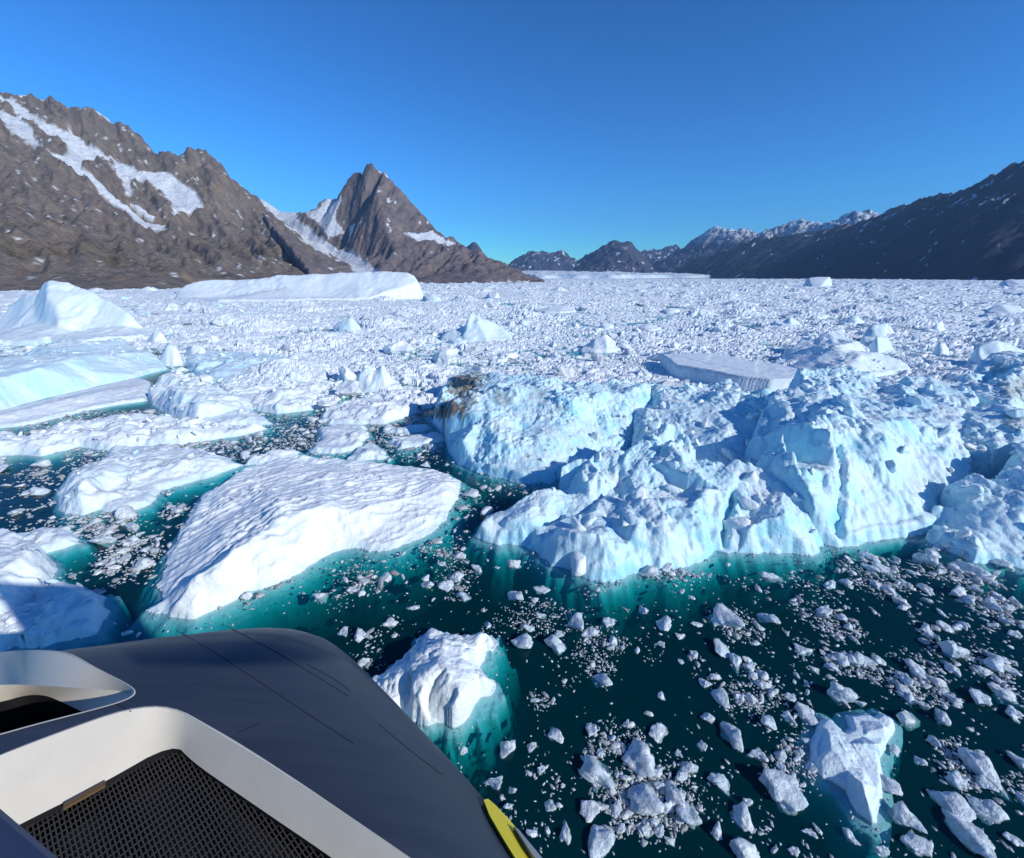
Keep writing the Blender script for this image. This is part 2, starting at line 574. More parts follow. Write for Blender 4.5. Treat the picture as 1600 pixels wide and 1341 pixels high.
snow_p = [[(396, 304), (442, 330), (464, 332), (468, 343), (487, 360), (510, 379), (529, 387), (549, 395), (575, 412), (593, 425), (596, 434), (565, 434), (542, 415), (510, 402),
           (477, 382), (451, 356), (429, 340), (409, 324)],
          [(469, 332), (503, 327), (513, 308), (522, 314), (535, 312), (525, 337), (529, 350), (537, 363), (523, 365), (515, 375), (503, 356), (487, 342)],
          [(585, 255), (600, 266), (612, 280), (603, 277), (592, 268)], [(546, 352), (558, 348), (550, 370), (546, 380)], [(628, 362), (656, 364), (672, 358), (698, 378), (724, 388), (700, 386), (672, 378), (650, 376)]]
terrain('mountain', [(370, 290, 2750), (400, 306, 2700), (440, 331, 2650), (470, 333, 2600), (505, 325, 2550), (514, 309, 2500), (530, 312, 2500), (545, 285, 2450),
                     (556, 266, 2450), (565, 271, 2430), (572, 262, 2410), (581, 252, 2400), (600, 270, 2400), (640, 315, 2300), (680, 355, 2200), (700, 372, 2150),
                     (715, 385, 2100), (752, 397, 2000), (790, 416, 1800), (812, 430, 1500), (852, 436, 1400)],
        [(590, 300, 2230), (600, 350, 2030), (620, 400, 1780), (562, 340, 2260), (535, 362, 2260), (545, 390, 2050), (440, 347, 2550), (480, 376, 2350), (530, 407, 2000),
         (590, 430, 1600), (470, 346, 2420), (500, 380, 2230), (570, 400, 1950), (660, 380, 2000), (700, 410, 1750), (760, 428, 1500), (410, 330, 2650)],
        [(500, 444), (590, 444.5), (640, 444.5), (700, 444), (760, 443), (815, 441), (856, 437.5)], 6.0, 45, 202, snow_p,
        speckle=0.34, speckle_top=(120, 300), sps=55, stretch=(2.2, 0.55, -0.1), rocks=ROCKS * np.array((0.92, 0.94, 1.1)))
hazed_rock = ROCKS * np.array((0.36, 0.50, 0.88))  # blue of the distant haze put into the rock colour
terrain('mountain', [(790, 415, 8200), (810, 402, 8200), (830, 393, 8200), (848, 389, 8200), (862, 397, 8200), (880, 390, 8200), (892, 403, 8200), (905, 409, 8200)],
        [(840, 404, 7800), (880, 404, 7800)], [(780, 0, 7400), (845, 0, 7300), (912, 0, 7400)], 14, 70, 303, speckle=0.55, speckle_top=(0, 300), rocks=hazed_rock, sps=120)
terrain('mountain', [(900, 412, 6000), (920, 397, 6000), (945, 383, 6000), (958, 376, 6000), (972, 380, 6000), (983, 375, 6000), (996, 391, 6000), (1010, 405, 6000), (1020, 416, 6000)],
        [(950, 402, 5500), (980, 398, 5500), (992, 408, 5400)], [(890, 0, 5300), (950, 0, 5100), (1025, 0, 5100)], 10, 60, 404, speckle=0.4, speckle_top=(0, 100), rocks=hazed_rock, sps=110)
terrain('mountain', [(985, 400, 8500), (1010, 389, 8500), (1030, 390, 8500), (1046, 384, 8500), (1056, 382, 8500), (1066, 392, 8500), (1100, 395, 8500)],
        [], [(980, 0, 7600), (1040, 0, 7600), (1105, 0, 7600)], 16, 60, 505, speckle=0.55, speckle_top=(0, 300), rocks=hazed_rock, sps=120)
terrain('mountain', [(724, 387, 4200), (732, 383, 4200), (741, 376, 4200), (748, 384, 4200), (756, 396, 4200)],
        [], [(715, 0, 3900), (760, 0, 3900)], 12, 20, 515, rocks=hazed_rock)
# the ridge along the right shore: its face looks away from the sun
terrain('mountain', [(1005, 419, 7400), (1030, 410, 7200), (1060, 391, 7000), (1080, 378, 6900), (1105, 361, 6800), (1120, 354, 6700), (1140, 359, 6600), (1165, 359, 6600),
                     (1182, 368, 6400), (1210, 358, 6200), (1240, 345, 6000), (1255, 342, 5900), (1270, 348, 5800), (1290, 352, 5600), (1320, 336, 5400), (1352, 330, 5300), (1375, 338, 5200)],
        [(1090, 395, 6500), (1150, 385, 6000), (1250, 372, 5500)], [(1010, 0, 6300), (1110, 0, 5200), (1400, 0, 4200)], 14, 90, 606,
        speckle=0.5, speckle_top=(200, 500), rocks=hazed_rock, upsnow=(380, 640))
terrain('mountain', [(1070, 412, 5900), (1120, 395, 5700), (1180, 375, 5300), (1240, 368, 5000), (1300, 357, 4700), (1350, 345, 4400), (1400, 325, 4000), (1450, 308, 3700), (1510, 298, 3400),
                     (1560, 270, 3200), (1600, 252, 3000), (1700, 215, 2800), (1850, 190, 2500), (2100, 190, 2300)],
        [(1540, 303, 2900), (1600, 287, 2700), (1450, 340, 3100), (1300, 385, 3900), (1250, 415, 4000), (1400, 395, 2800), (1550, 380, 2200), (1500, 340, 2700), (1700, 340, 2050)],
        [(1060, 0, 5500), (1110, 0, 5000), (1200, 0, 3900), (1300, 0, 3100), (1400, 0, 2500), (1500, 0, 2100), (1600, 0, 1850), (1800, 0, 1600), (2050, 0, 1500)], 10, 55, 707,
        speckle=0.42, speckle_top=(180, 480), stretch=(2.2, 0.6, -1.25), sps=95, rocks=ROCKS * np.array((0.15, 0.22, 0.40)))  # shade and haze put into this darker, bluer rock colour


def glacier():
    nx, ny = 260, 120
    A = np.linspace(770, 1230, nx)
    Ys = np.geomspace(3300, 9000, ny)
    X = np.empty((ny, nx)); Y = np.empty((ny, nx)); Z = np.empty((ny, nx))
    for j, yy in enumerate(Ys):
        Y[j] = yy + np.maximum(0, A - 930) * 9.5 + np.maximum(0, 850 - A) * 6 + 120 * np.sin(A / 23.0) + 80 * np.sin(A / 9.1)
        X[j] = (A - CX) / F_PX * Y[j] / 1.063
        Z[j] = sstep(0, 5, j) * 22 + (j / ny) * 85
    Z += sstep(0, 6, np.arange(ny))[:, None] * (10 * facets(X, Y, 90, 5) + 9 * ridged(X / 260, Y / 500, 4, 8) - 4)
    Z[0] = -8
    b = np.clip(0.35 + 0.6 * fbm(X / 150, Y / 150, 3, 4), 0, 1)[..., None] * sstep(40, 4, np.arange(ny))[:, None, None]
    C = np.array((0.84, 0.87, 0.90)) * (1 - b) + np.array((0.5, 0.76, 0.84)) * b
    V = np.stack([X.ravel(), Y.ravel(), Z.ravel()], 1)
    return tag(obj('glacier', mesh_np('glacier', V, grid_faces(nx, ny), C.reshape(-1, 3)), FAR_ICE), kind='structure')


glacier()

# ------------------------------------------------------------------ icebergs
WHITE = np.array((0.83, 0.875, 0.89))
CYAN = np.array((0.44, 0.79, 0.90))
DEEP = np.array((0.20, 0.58, 0.78))
DIRT = np.array((0.15, 0.12, 0.09))
FOOT = []                                   # water-line outlines, to keep loose ice out of the bergs
LAND = []                                   # landmarks for describing the loose ice


SHARD = []


def shard_mesh(seed, blue):
    r = np.random.default_rng(seed)
    bm = bmesh.new()
    bmesh.ops.create_icosphere(bm, subdivisions=3, radius=1)
    V = np.array([v.co[:] for v in bm.verts])
    Fc = np.array([[v.index for v in f.verts] for f in bm.faces])
    bm.free()
    k = r.integers(7, 11)
    Nn = r.normal(size=(k, 3)); Nn /= np.linalg.norm(Nn, axis=1)[:, None]
    D = r.uniform(0.4, 1.0, k)
    dots = V @ Nn.T
    rad = np.minimum(np.min(np.where(dots > 0.05, D / np.maximum(dots, 0.05), 9), 1), 1.3)
    P = V * rad[:, None]
    q = P * 2.2 + seed
    P *= (1 + 0.10 * noise3(q[:, 0], q[:, 1], q[:, 2], seed) + 0.05 * noise3(q[:, 0] * 3, q[:, 1] * 3, q[:, 2] * 3, seed + 1))[:, None]
    P *= np.array([r.uniform(0.8, 1.3), r.uniform(0.5, 0.9), r.uniform(0.6, 1.1)]) * 0.5
    b = np.clip(blue + 0.3 * noise3(P[:, 0] * 3, P[:, 1] * 3, P[:, 2] * 3, seed + 5), 0, 1)[:, None]
    me = mesh_np('ice_shard', P, Fc, WHITE * (1 - b) + CYAN * b)
    me.materials.append(ICE)
    return me


def add_shards(parent, V, c0, n, smin, smax, zmin, blue, seed):
    """Broken blocks lying on a berg, sunk into its surface."""
    if not SHARD:
        SHARD.extend([[shard_mesh(40 + i, b_) for i in range(7)] for b_ in (0.05, 0.45)])
    r = np.random.default_rng(seed + 5)
    px, py = project(V)
    cand = np.where((V[:, 2] > zmin) & (px > -40) & (px < 1640))[0]
    if not len(cand):
        return
    for i in r.choice(cand, n):
        o = obj('ice_shard', SHARD[int(r.random() < blue)][r.integers(7)], None, parent)
        sz = smin + (smax - smin) * r.random() ** 2.2
        o.location = Vector(V[i] - c0) + Vector((0, 0, sz * 0.08))
        o.scale = (sz, sz, sz)
        o.rotation_euler = (r.normal() * 0.5, r.normal() * 0.5, r.uniform(0, 6.3))


def berg(name, label, cat, front, back=(), ctrl=(), s=None, cliff=0.8, cw=0.6, warp=0.5, rough=0.5, L=3.0, fine=0.12, blue=0.1, bvar=0.4,
         skirt=6.0, sdep=3.6, scallop=None, dirt=(), over=0.25, group='icebergs and floes in the fjord', seed=None, smooth=0, short=None, band=0.0, cracks=(), ledge=0.25, fins=None, far=False, lump=0.3, shards=None, hs=1.0):
    seed = seed if seed is not None else len(FOOT) * 31 + 7
    F0 = [at_z(px, py, 0) for px, py in front]
    if not far:
        back = [(a_, b_, c_ * hs, d_) for a_, b_, c_, d_ in back]
        ctrl = [(a_, b_, c_ * hs) for a_, b_, c_ in ctrl]
    pts = [(*p[:2], 0.0) for p in F0]
    poly = [tuple(p[:2]) for p in F0]
    for px, py, h, d in reversed(back):
        p = at_y(px, py, h) if far else at_z(px, py, h)
        pts.append(tuple(p))
        q = p[:2] * (1 + d / np.hypot(*p[:2]))
        poly.append(tuple(q)); pts.append((*q, 0.0))
    for px, py, h in ctrl:
        p = at_y(px, py, h) if far else at_z(px, py, h)
        pts.append(tuple(p))
    Pl = np.array(poly)
    cen = Pl.mean(0)
    dist = np.hypot(*cen) + 12
    hmax = max(p[2] for p in pts)
    size = np.ptp(Pl, 0).max()
    s = s or max(0.05, math.hypot(dist, 18) * 0.0026)
    mrg = min(sdep / max(skirt, 0.1) * 1.5, 6.5) + 0.5
    skirt = max(skirt, sdep / 6.5)
    lo, hi = Pl.min(0) - mrg, Pl.max(0) + mrg
    nx, ny = int((hi[0] - lo[0]) / s) + 2, int((hi[1] - lo[1]) / s) + 2
    X, Y = np.meshgrid(lo[0] + np.arange(nx) * s, lo[1] + np.arange(ny) * s)
    k = max(size / 7, 1.2)
    Xw = X + warp * (fbm(X / k, Y / k, 4, seed) * 1.2 + 0.25 * noise2(X / 0.7, Y / 0.7, seed + 2))
    Yw = Y + warp * (fbm(X / k + 9, Y / k, 4, seed + 1) * 1.2 + 0.25 * noise2(X / 0.7, Y / 0.7, seed + 3))
    ins = in_poly(Xw, Yw, poly)
    d = poly_dist(Xw, Yw, poly)
    ne = len(poly)
    h = interp(pts, Xw, Yw, [])
    h = np.where(np.isnan(h), 0, h)
    if smooth:
        h = blur(h, smooth)
    h = np.where(ins, np.maximum(h, cliff * sstep(0, cw, d) * (1 + (0.35 if rough > 0.1 else 0.04) * fbm(X / 2.3, Y / 2.3, 2, seed + 70))), 0)
    env = np.where(ins, sstep(0, 1.3, d) * (0.25 + 0.75 * np.clip(h / max(hmax, 0.5), 0, 1)), 0.0)
    rg = rough * env
    f1 = (1 - lump) * seracs(X, Y, L * 1.8, seed + 5) + lump * lumps(X, Y, L * 1.5, seed + 5)
    f2 = (1 - lump) * seracs(X + 0.4 * f1, Y, L * 0.7, seed + 6) + lump * lumps(X, Y, L * 0.6, seed + 6)
    f3 = (1 - lump) * seracs(X + f1, Y, L * 0.26, seed + 7) + lump * lumps(X, Y, L * 0.24, seed + 7)
    nf = fbm(X / (L * 2.2), Y / (L * 2.2), 4, seed + 8)
    m1 = 0.25 + 0.75 * sstep(-0.25, 0.35, fbm(X / (L * 2.5) + 4, Y / (L * 2.5), 3, seed + 81))
    m2 = sstep(-0.1, 0.4, fbm(X / (L * 1.5) + 8, Y / (L * 1.5), 3, seed + 82))
    f4 = seracs(X, Y + f2, L * 0.11, seed + 9)
    h = h + rg * L * (0.04 * f4 + 0.62 * f1 + 0.32 * f2 * m1 + 0.11 * f3 * (0.35 + 0.65 * m2) + 0.22 * nf)
    if fins is not None:                    # leaning blades of ice
        fa, fl, fang = fins
        ca, sa = math.cos(fang), math.sin(fang)
        u, v = (X * ca + Y * sa) / (fl * 4.5) + 0.25 * nf, (-X * sa + Y * ca) / fl + 0.5 * nf
        q1, q2, qo, qt, _ = voronoi(u, v, seed + 90)
        h = h + env * fa * ((qo - 0.4) * 1.3 + 1.2 * (v - np.floor(v) - 0.5) * 0 + 1.5 * qt - 0.8 * np.exp(-((q2 - q1) / 0.12) ** 2))
    h = h + np.where(ins, sstep(0, 0.5, d), 0) * fine * (0.2 + 0.8 * m2) * (fbm(X / 0.9, Y / 0.9, 4, seed + 11, 0.6) + 0.5 * facets(X, Y, 0.8, seed + 12))
    if scallop is not None:                 # melt cups, drawn out along one direction
        amp, sl, ang, ani = scallop[:4]
        ca, sa = math.cos(ang), math.sin(ang)
        wv = 0.5 * fbm(X / 3, Y / 3, 2, seed + 14)
        u, v = (X * ca + Y * sa) / (sl * ani) + wv, (-X * sa + Y * ca) / sl + 0.6 * fbm(X / 4, Y / 4, 2, seed + 15)
        q1, q2, _, _, _ = voronoi(u, v, seed + 16)
        h = h + np.where(ins, sstep(0, 1.0, d), 0) * amp * (0.35 + 1.0 * m1) * (np.clip(q1, 0, 1) ** 2 - 0.3)
    for poly_c, wid, dep in cracks:
        cw_ = [tuple(at_z(*c)[:2]) for c in poly_c]
        cd = poly_dist(Xw, Yw, cw_, False)
        h = h - np.where(ins, dep * np.exp(-(cd / wid) ** 2), 0)
    h = np.where(ins, np.maximum(h, 0.04), h)
    # under the water the ice goes on, a ledge and then a slope
    sk = -0.12 - ledge * sstep(0, 0.6, d) - skirt * np.maximum(d - 0.4, 0) * (0.6 + 0.9 * d / mrg) + 0.5 * fbm(X / 2.5, Y / 2.5, 3, seed + 20) * sstep(0.3, 2.5, d)
    h = np.where(ins, h, np.minimum(sk, -0.06))
    keep = h > -sdep
    gy, gx = np.gradient(h, s)
    slope = np.hypot(gx, gy)
    # colour: white weathered crust, bluer fresh ice
    bn = fbm(X / (L * 1.1), Y / (L * 1.1) + h * 0.15, 4, seed + 30, 0.55)
    B = blue * (0.55 + 0.32 * np.clip(slope, 0, 2.2)) + bvar * bn + 0.22 * blue * noise2(X / 0.8 + h, Y / 0.8 - h, seed + 33) + 0.25 * sstep(0.55, 0.1, np.abs(h)) * (h > 0)
    if band:
        B = B + band * noise2(h * 1.1 + 0.5 * nf, nf * 2 + X * 0.05, seed + 31)
    B = np.where(ins, B, 0.35)
    B = np.clip(B, 0, 1.35)[..., None]
    C = WHITE * (1 - np.clip(B, 0, 1)) + CYAN * np.clip(B, 0, 1)
    e = np.clip(B - 0.75, 0, 0.6)
    C = C * (1 - e) + DEEP * e
    for px, py, hh, rad, st in dirt:
        vx, vy = project(np.stack([X.ravel(), Y.ravel(), h.ravel()], 1))
        rp = rad * 8.0
        g = np.exp(-(((vx - px) / (1.5 * rp)) ** 2 + ((vy - py) / rp) ** 2)).reshape(X.shape)
        g = np.clip(st * sstep(0.25, 0.8, g * 1.05 + 0.8 * fbm(X / 0.7, Y / 0.7, 4, seed + 44)), 0, 1)[..., None]
        C = C * (1 - g) + DIRT * g
    # knobs and hollows pushed out along the surface, so that steep faces are broken too
    gy, gx = np.gradient(h, s)
    nl = np.sqrt(gx * gx + gy * gy + 1)
    k1 = max(0.45, L * 0.42)
    nz = lambda lam, sd_: 1 - 2.2 * np.abs(noise3(X / lam, Y / lam, h / lam, seed + sd_))
    dsp = over * np.where(ins, sstep(0.0, 0.8, d), 0) * (0.55 * nz(k1, 50) + 0.38 * nz(k1 * 0.42, 51) + 0.24 * nz(k1 * 0.18, 52)) * (0.15 + 0.85 * m1 * m1)
    X2, Y2, h2 = X - gx / nl * dsp, Y - gy / nl * dsp, h + dsp / nl
    V = np.stack([X2.ravel(), Y2.ravel(), h2.ravel()], 1)
    V, Fc, C = compact(V, grid_faces(nx, ny, keep), C.reshape(-1, 3))
    BERG_V = V
    c0 = np.array([cen[0], cen[1], 0.0])
    o = obj(name, mesh_np(name, V - c0, Fc, C), ICE)
    o.location = c0
    tag(o, label, cat, group)
    if shards:
        add_shards(o, V, c0, *shards, seed)
    FOOT.append(poly)
    if short:
        u, v = project(np.array([[cen[0], cen[1], 0.3 * hmax]]))
        LAND.append((short, float(u[0]), float(v[0])))
    return o


# far left: the tall leaning berg and the long flat one before the mountains
berg('iceberg', 'tall sharp-peaked white iceberg with crinkled blue side below the brown mountain', 'iceberg',
     [(-60, 545), (0, 540), (59, 540), (78, 535), (125, 540), (188, 533), (230, 530)],
     [(-60, 520, 168, 8), (0, 503, 172, 8), (19, 473, 176, 8), (44, 454, 176, 8), (67, 442, 173, 8), (74, 435, 170, 10), (119, 447, 170, 10), (144, 456, 169, 9), (175, 472, 166, 8), (203, 488, 163, 8), (231, 520, 158, 5)],
     [(73, 465, 162), (86, 482, 158), (92, 510, 152), (62, 505, 161), (30, 500, 168), (52, 480, 169), (60, 460, 172), (150, 490, 162), (190, 510, 158), (120, 520, 153), (10, 520, 161)],
     far=True, rough=0.35, L=6, lump=0.1, blue=0.2, bvar=0.25, cliff=1.2, short='the sharp-peaked iceberg', smooth=2, over=0.5, warp=0.6)
berg('iceberg', 'long low flat-topped white iceberg along the foot of the mountains', 'iceberg',
     [(272, 470), (340, 473), (450, 472), (560, 470), (664, 467)],
     [(276, 456, 400, 20), (292, 445, 410, 30), (320, 439, 415, 40), (380, 438, 418, 40), (425, 435, 420, 40), (435, 431, 422, 40), (500, 428, 425, 40), (570, 426, 425, 40), (610, 425, 425, 40), (640, 427, 422, 35), (650, 431, 420, 30), (656, 445, 410, 15)],
     [(330, 455, 402), (450, 450, 405), (560, 440, 412), (620, 448, 405), (590, 460, 396), (360, 465, 394), (500, 464, 394), (400, 445, 410)],
     far=True, rough=0.22, L=14, blue=0.06, bvar=0.2, cliff=2.0, cw=3, short='the long flat-topped iceberg', smooth=3, over=0.7, warp=2.0, fine=0.4)
# left side: blue wedge, beige ramp, rough floes
berg('iceberg', 'long wedge-shaped iceberg with pale blue front face and rough lavender top', 'iceberg',
     [(-60, 655), (0, 642), (72, 621), (156, 603), (216, 589), (262, 577)],
     [(-60, 560, 4.5, 6), (0, 560, 4.5, 5), (60, 545, 4, 6), (110, 540, 3.5, 5), (190, 530, 3, 5), (235, 548, 2.6, 4)],
     [(-60, 605, 4.2), (0, 600, 4.2), (62, 581, 4.2), (103, 569, 4.2), (141, 557, 4.2), (231, 554, 2.4), (30, 625, 2.0), (150, 583, 2.2), (90, 556, 3.8)],
     rough=0.5, L=3, fine=0.3, blue=0.55, bvar=0.5, cliff=0.6, short='the pale blue wedge iceberg', shards=(40, 0.3, 1.3, 0.3, 0.3), over=0.3, smooth=1)
berg('ice_floe', 'low smooth cream-white ramp of ice along the foot of the blue wedge', 'ice floe',
     [(-60, 680), (0, 669), (31, 667), (75, 657), (137, 642), (187, 632), (231, 626), (236, 596), (216, 592), (156, 606), (72, 626), (-60, 660)], (),
     [(0, 650, 1.0), (72, 633, 1.2), (160, 613, 1.1), (215, 605, 0.9), (-30, 662, 0.8)], cliff=0.35, rough=0.3, L=1.6, blue=0.0, bvar=0.1, short='the cream ice ramp')
berg('iceberg', 'jagged knife-edged berg with white crest and glowing turquoise foot in the left lead', 'iceberg',
     [(231, 622), (240, 634), (266, 652), (306, 665), (360, 668), (428, 663), (395, 642)],
     [(233, 608, 1.6, 2), (250, 588, 2.2, 2), (283, 581, 1.8, 2.5), (331, 602, 1.5, 2.5), (387, 622, 1.2, 2)],
     [(262, 610, 2.4), (285, 618, 2.6), (310, 632, 2.4), (345, 628, 1.9), (375, 640, 0.9), (280, 640, 1.2), (300, 600, 1.9)],
     rough=0.9, L=2.2, fine=0.25, blue=0.2, bvar=0.5, cliff=0.5, skirt=0.7, sdep=3.5, short='the knife-edged berg', shards=(45, 0.25, 1.3, 0.3, 0.2))
berg('ice_floe', 'wide crumpled white floe spreading in front of the cream ramp', 'ice floe',
     [(-40, 676), (56, 686), (94, 670), (156, 660), (219, 651), (300, 660), (375, 668), (420, 670), (375, 682), (281, 695), (220, 700), (166, 705), (125, 698), (62, 714), (31, 710), (-40, 715)], (),
     [(100, 688, 0.7), (200, 675, 0.8), (280, 678, 0.9), (20, 695, 0.5)], cliff=0.5, rough=1.5, L=1.7, fine=0.3, blue=0.08, bvar=0.2, scallop=(0.5, 0.7, 0.5, 3.0), short='the crumpled wide floe', shards=(70, 0.25, 1.2, 0.25, 0.1), skirt=3.4, sdep=3.6)
berg('ice_floe', 'low ridged white floe beside the knife-edged berg toward the pack', 'ice floe',
     [(335, 600), (390, 606), (450, 602), (505, 603), (497, 632), (487, 641), (431, 648), (395, 640), (350, 622)], (),
     [(400, 620, 0.9), (450, 620, 1.1), (480, 612, 0.9)], cliff=0.5, rough=1.4, L=2.0, fine=0.3, blue=0.1, bvar=0.2, scallop=(0.5, 0.7, 0.6, 3.0), short='the low ridged floe', shards=(55, 0.25, 1.4, 0.25, 0.15))
berg('ice_floe', 'turquoise tilted floe with frosted top lying behind the knife-edged berg', 'ice floe',
     [(286, 566), (302, 586), (330, 598), (359, 602), (416, 596), (455, 585), (478, 568), (440, 560), (359, 552), (310, 553)], (),
     [(310, 570, 1.6), (359, 565, 1.8), (430, 568, 1.3), (330, 585, 1.1), (390, 585, 0.9)], cliff=0.5, rough=1.0, L=2.0, fine=0.3, blue=0.65, bvar=0.5, short='the turquoise tilted floe', shards=(45, 0.3, 1.4, 0.25, 0.4))
berg('ice_floe', 'white floe with round knob at one end and turquoise hollow, alone in the dark lead', 'ice floe',
     [(162, 722), (125, 731), (97, 753), (90, 779), (97, 796), (125, 807), (156, 797), (187, 805), (231, 790), (255, 766), (306, 752), (353, 737), (380, 727), (319, 703), (228, 700), (172, 700)], (),
     [(120, 745, 1.3), (135, 757, 1.7), (115, 780, 1.1), (160, 742, 1.6), (172, 768, 0.35), (155, 780, 0.8), (200, 775, 0.35), (215, 740, 0.9), (280, 730, 0.9), (330, 718, 0.9), (190, 715, 1.0), (345, 728, 0.5)],
     cliff=0.35, rough=1.0, L=1.6, fine=0.2, blue=0.16, bvar=0.4, short='the knobbed floe', shards=(40, 0.15, 0.8, 0.2, 0.1), scallop=(0.22, 0.5, 0.4, 2.5), skirt=3.4, sdep=3.6)
berg('ice_floe', 'large white floe with rippled back and smooth cupped face ahead of the bow', 'ice floe',
     [(225, 953), (250, 940), (256, 899), (256, 868), (272, 850), (300, 806), (316, 775), (344, 756), (384, 734), (419, 720), (462, 711), (534, 720), (575, 721), (628, 729), (666, 733), (700, 741), (724, 752),
      (713, 779), (700, 809), (676, 832), (616, 858), (594, 863), (556, 856), (525, 862), (462, 897), (400, 924), (300, 970), (262, 960)], (),
     [(270, 945, 0.8), (300, 912, 1.6), (338, 894, 2.1), (390, 845, 2.7), (452, 803, 3.0), (500, 790, 3.0), (545, 800, 2.2), (350, 800, 1.0), (300, 850, 0.7), (420, 765, 1.7), (510, 745, 1.7), (600, 745, 1.3),
      (690, 756, 1.3), (640, 780, 1.2), (600, 815, 1.0), (450, 735, 0.9), (370, 765, 1.0), (660, 805, 0.8), (470, 850, 1.4), (400, 885, 1.2), (330, 930, 0.8)],
     cliff=0.35, cw=0.7, rough=0.30, L=2.2, fine=0.12, blue=0.0, bvar=0.12, skirt=1.3, sdep=4.2, scallop=(0.34, 0.62, 0.72, 3.2), short='the large rippled floe', smooth=3, s=0.085, over=0.1)
berg('ice_floe', 'white block with layered stripes cut off by the frame above the ship', 'ice floe',
     [(-80, 1010), (0, 990), (60, 940), (76, 912), (89, 884), (75, 866), (41, 846), (0, 834), (-80, 830)], (),
     [(-60, 860, 2.0), (0, 856, 2.0), (41, 862, 2.1), (70, 880, 1.9), (60, 905, 1.2), (0, 900, 1.9), (0, 940, 1.5), (-60, 930, 1.8)],
     cliff=0.8, cw=0.5, rough=0.15, L=2.0, blue=0.1, bvar=0.2, scallop=(0.25, 0.5, -0.3, 6.0), short='the striped block', smooth=1)
berg('ice_floe', 'broad low white floe half in the shadow of the ship beside the bow', 'ice floe',
     [(-80, 1040), (0, 1018), (100, 1003), (153, 993), (170, 956), (167, 938), (137, 923), (106, 912), (80, 916), (50, 950), (-80, 1010)], (),
     [(110, 930, 1.2), (145, 945, 1.0), (80, 960, 1.2), (100, 985, 0.7), (20, 1000, 0.9)], cliff=0.6, rough=0.5, L=1.6, blue=0.0, bvar=0.15, short='the shadowed floe', shards=(20, 0.2, 0.7, 0.2, 0.05))
berg('ice_floe', 'thin flat floe behind the striped block, bluish top', 'ice floe',
     [(-40, 850), (22, 838), (62, 827), (97, 824), (117, 832), (126, 850), (94, 860), (62, 866), (0, 850)], (), [(60, 842, 0.5), (100, 840, 0.5)],
     cliff=0.3, rough=0.4, L=1.2, blue=0.15, bvar=0.15, short='the thin flat floe')
berg('iceberg', 'lumpy white ice block beside the ship hull with turquoise foot under water', 'iceberg',
     [(560, 1085), (600, 1052), (626, 1030), (655, 1010), (659, 992), (676, 986), (712, 996), (734, 993), (772, 996), (778, 1010), (750, 1040), (770, 1062), (774, 1076), (756, 1095), (739, 1120), (712, 1130), (669, 1130), (640, 1125), (580, 1120)], (),
     [(640, 1045, 1.3), (680, 1005, 1.3), (720, 1015, 1.2), (690, 1050, 1.6), (650, 1085, 1.4), (715, 1080, 1.7), (745, 1070, 1.2), (700, 1105, 1.1), (600, 1075, 0.8), (735, 1008, 0.6)],
     cliff=0.6, rough=0.55, L=1.6, blue=0.03, bvar=0.15, skirt=3.4, sdep=3.6, short='the lumpy block by the hull', s=0.055, over=0.12, fine=0.08, ledge=0.35, smooth=1)

# the blue wall of ice at the right
berg('iceberg', 'turquoise berg with scalloped front and brown dirt smears on its crest', 'iceberg',
     [(668, 650), (690, 676), (699, 703), (712, 725), (731, 733), (770, 745), (816, 755), (858, 757), (905, 735), (960, 715), (1010, 690), (1040, 650)],
     [(676, 634, 4.5, 3), (690, 612, 5.0, 6), (700, 595, 4.5, 8), (731, 585, 4.5, 8), (769, 592, 4.8, 8), (837, 592, 5.2, 8), (900, 600, 5.4, 7), (950, 602, 5.4, 6), (1019, 600, 5.2, 6), (1038, 618, 4.0, 4)],
     [(681, 640, 4.6), (706, 630, 5.4), (787, 622, 6.0), (837, 618, 6.2), (880, 630, 6.0), (950, 618, 5.8), (1000, 612, 5.4), (720, 690, 2.8), (735, 720, 0.9), (790, 700, 2.6), (860, 690, 3.0), (850, 735, 1.0), (930, 680, 2.6),
      (990, 655, 2.8), (840, 650, 4.6), (760, 655, 4.6), (905, 655, 4.2), (755, 605, 4.9), (700, 650, 4.4), (690, 665, 2.5)],
     rough=1.0, L=2.4, lump=0.25, blue=0.75, bvar=0.55, cliff=0.9, dirt=[(706, 640, 0, 2.2, 0.95), (690, 648, 0, 1.2, 0.8), (722, 604, 0, 2.4, 0.75), (730, 628, 0, 1.3, 0.6), (728, 598, 0, 2.0, 0.65), (748, 590, 0, 1.6, 0.5), (785, 624, 0, 1.6, 0.45), (840, 616, 0, 1.5, 0.3), (880, 640, 0, 1.2, 0.25)], skirt=3.4, sdep=3.6, short='the dirt-smeared turquoise berg', hs=0.85, shards=(55, 0.35, 1.6, 1.2, 0.6), over=0.32, s=0.11, band=0.2)
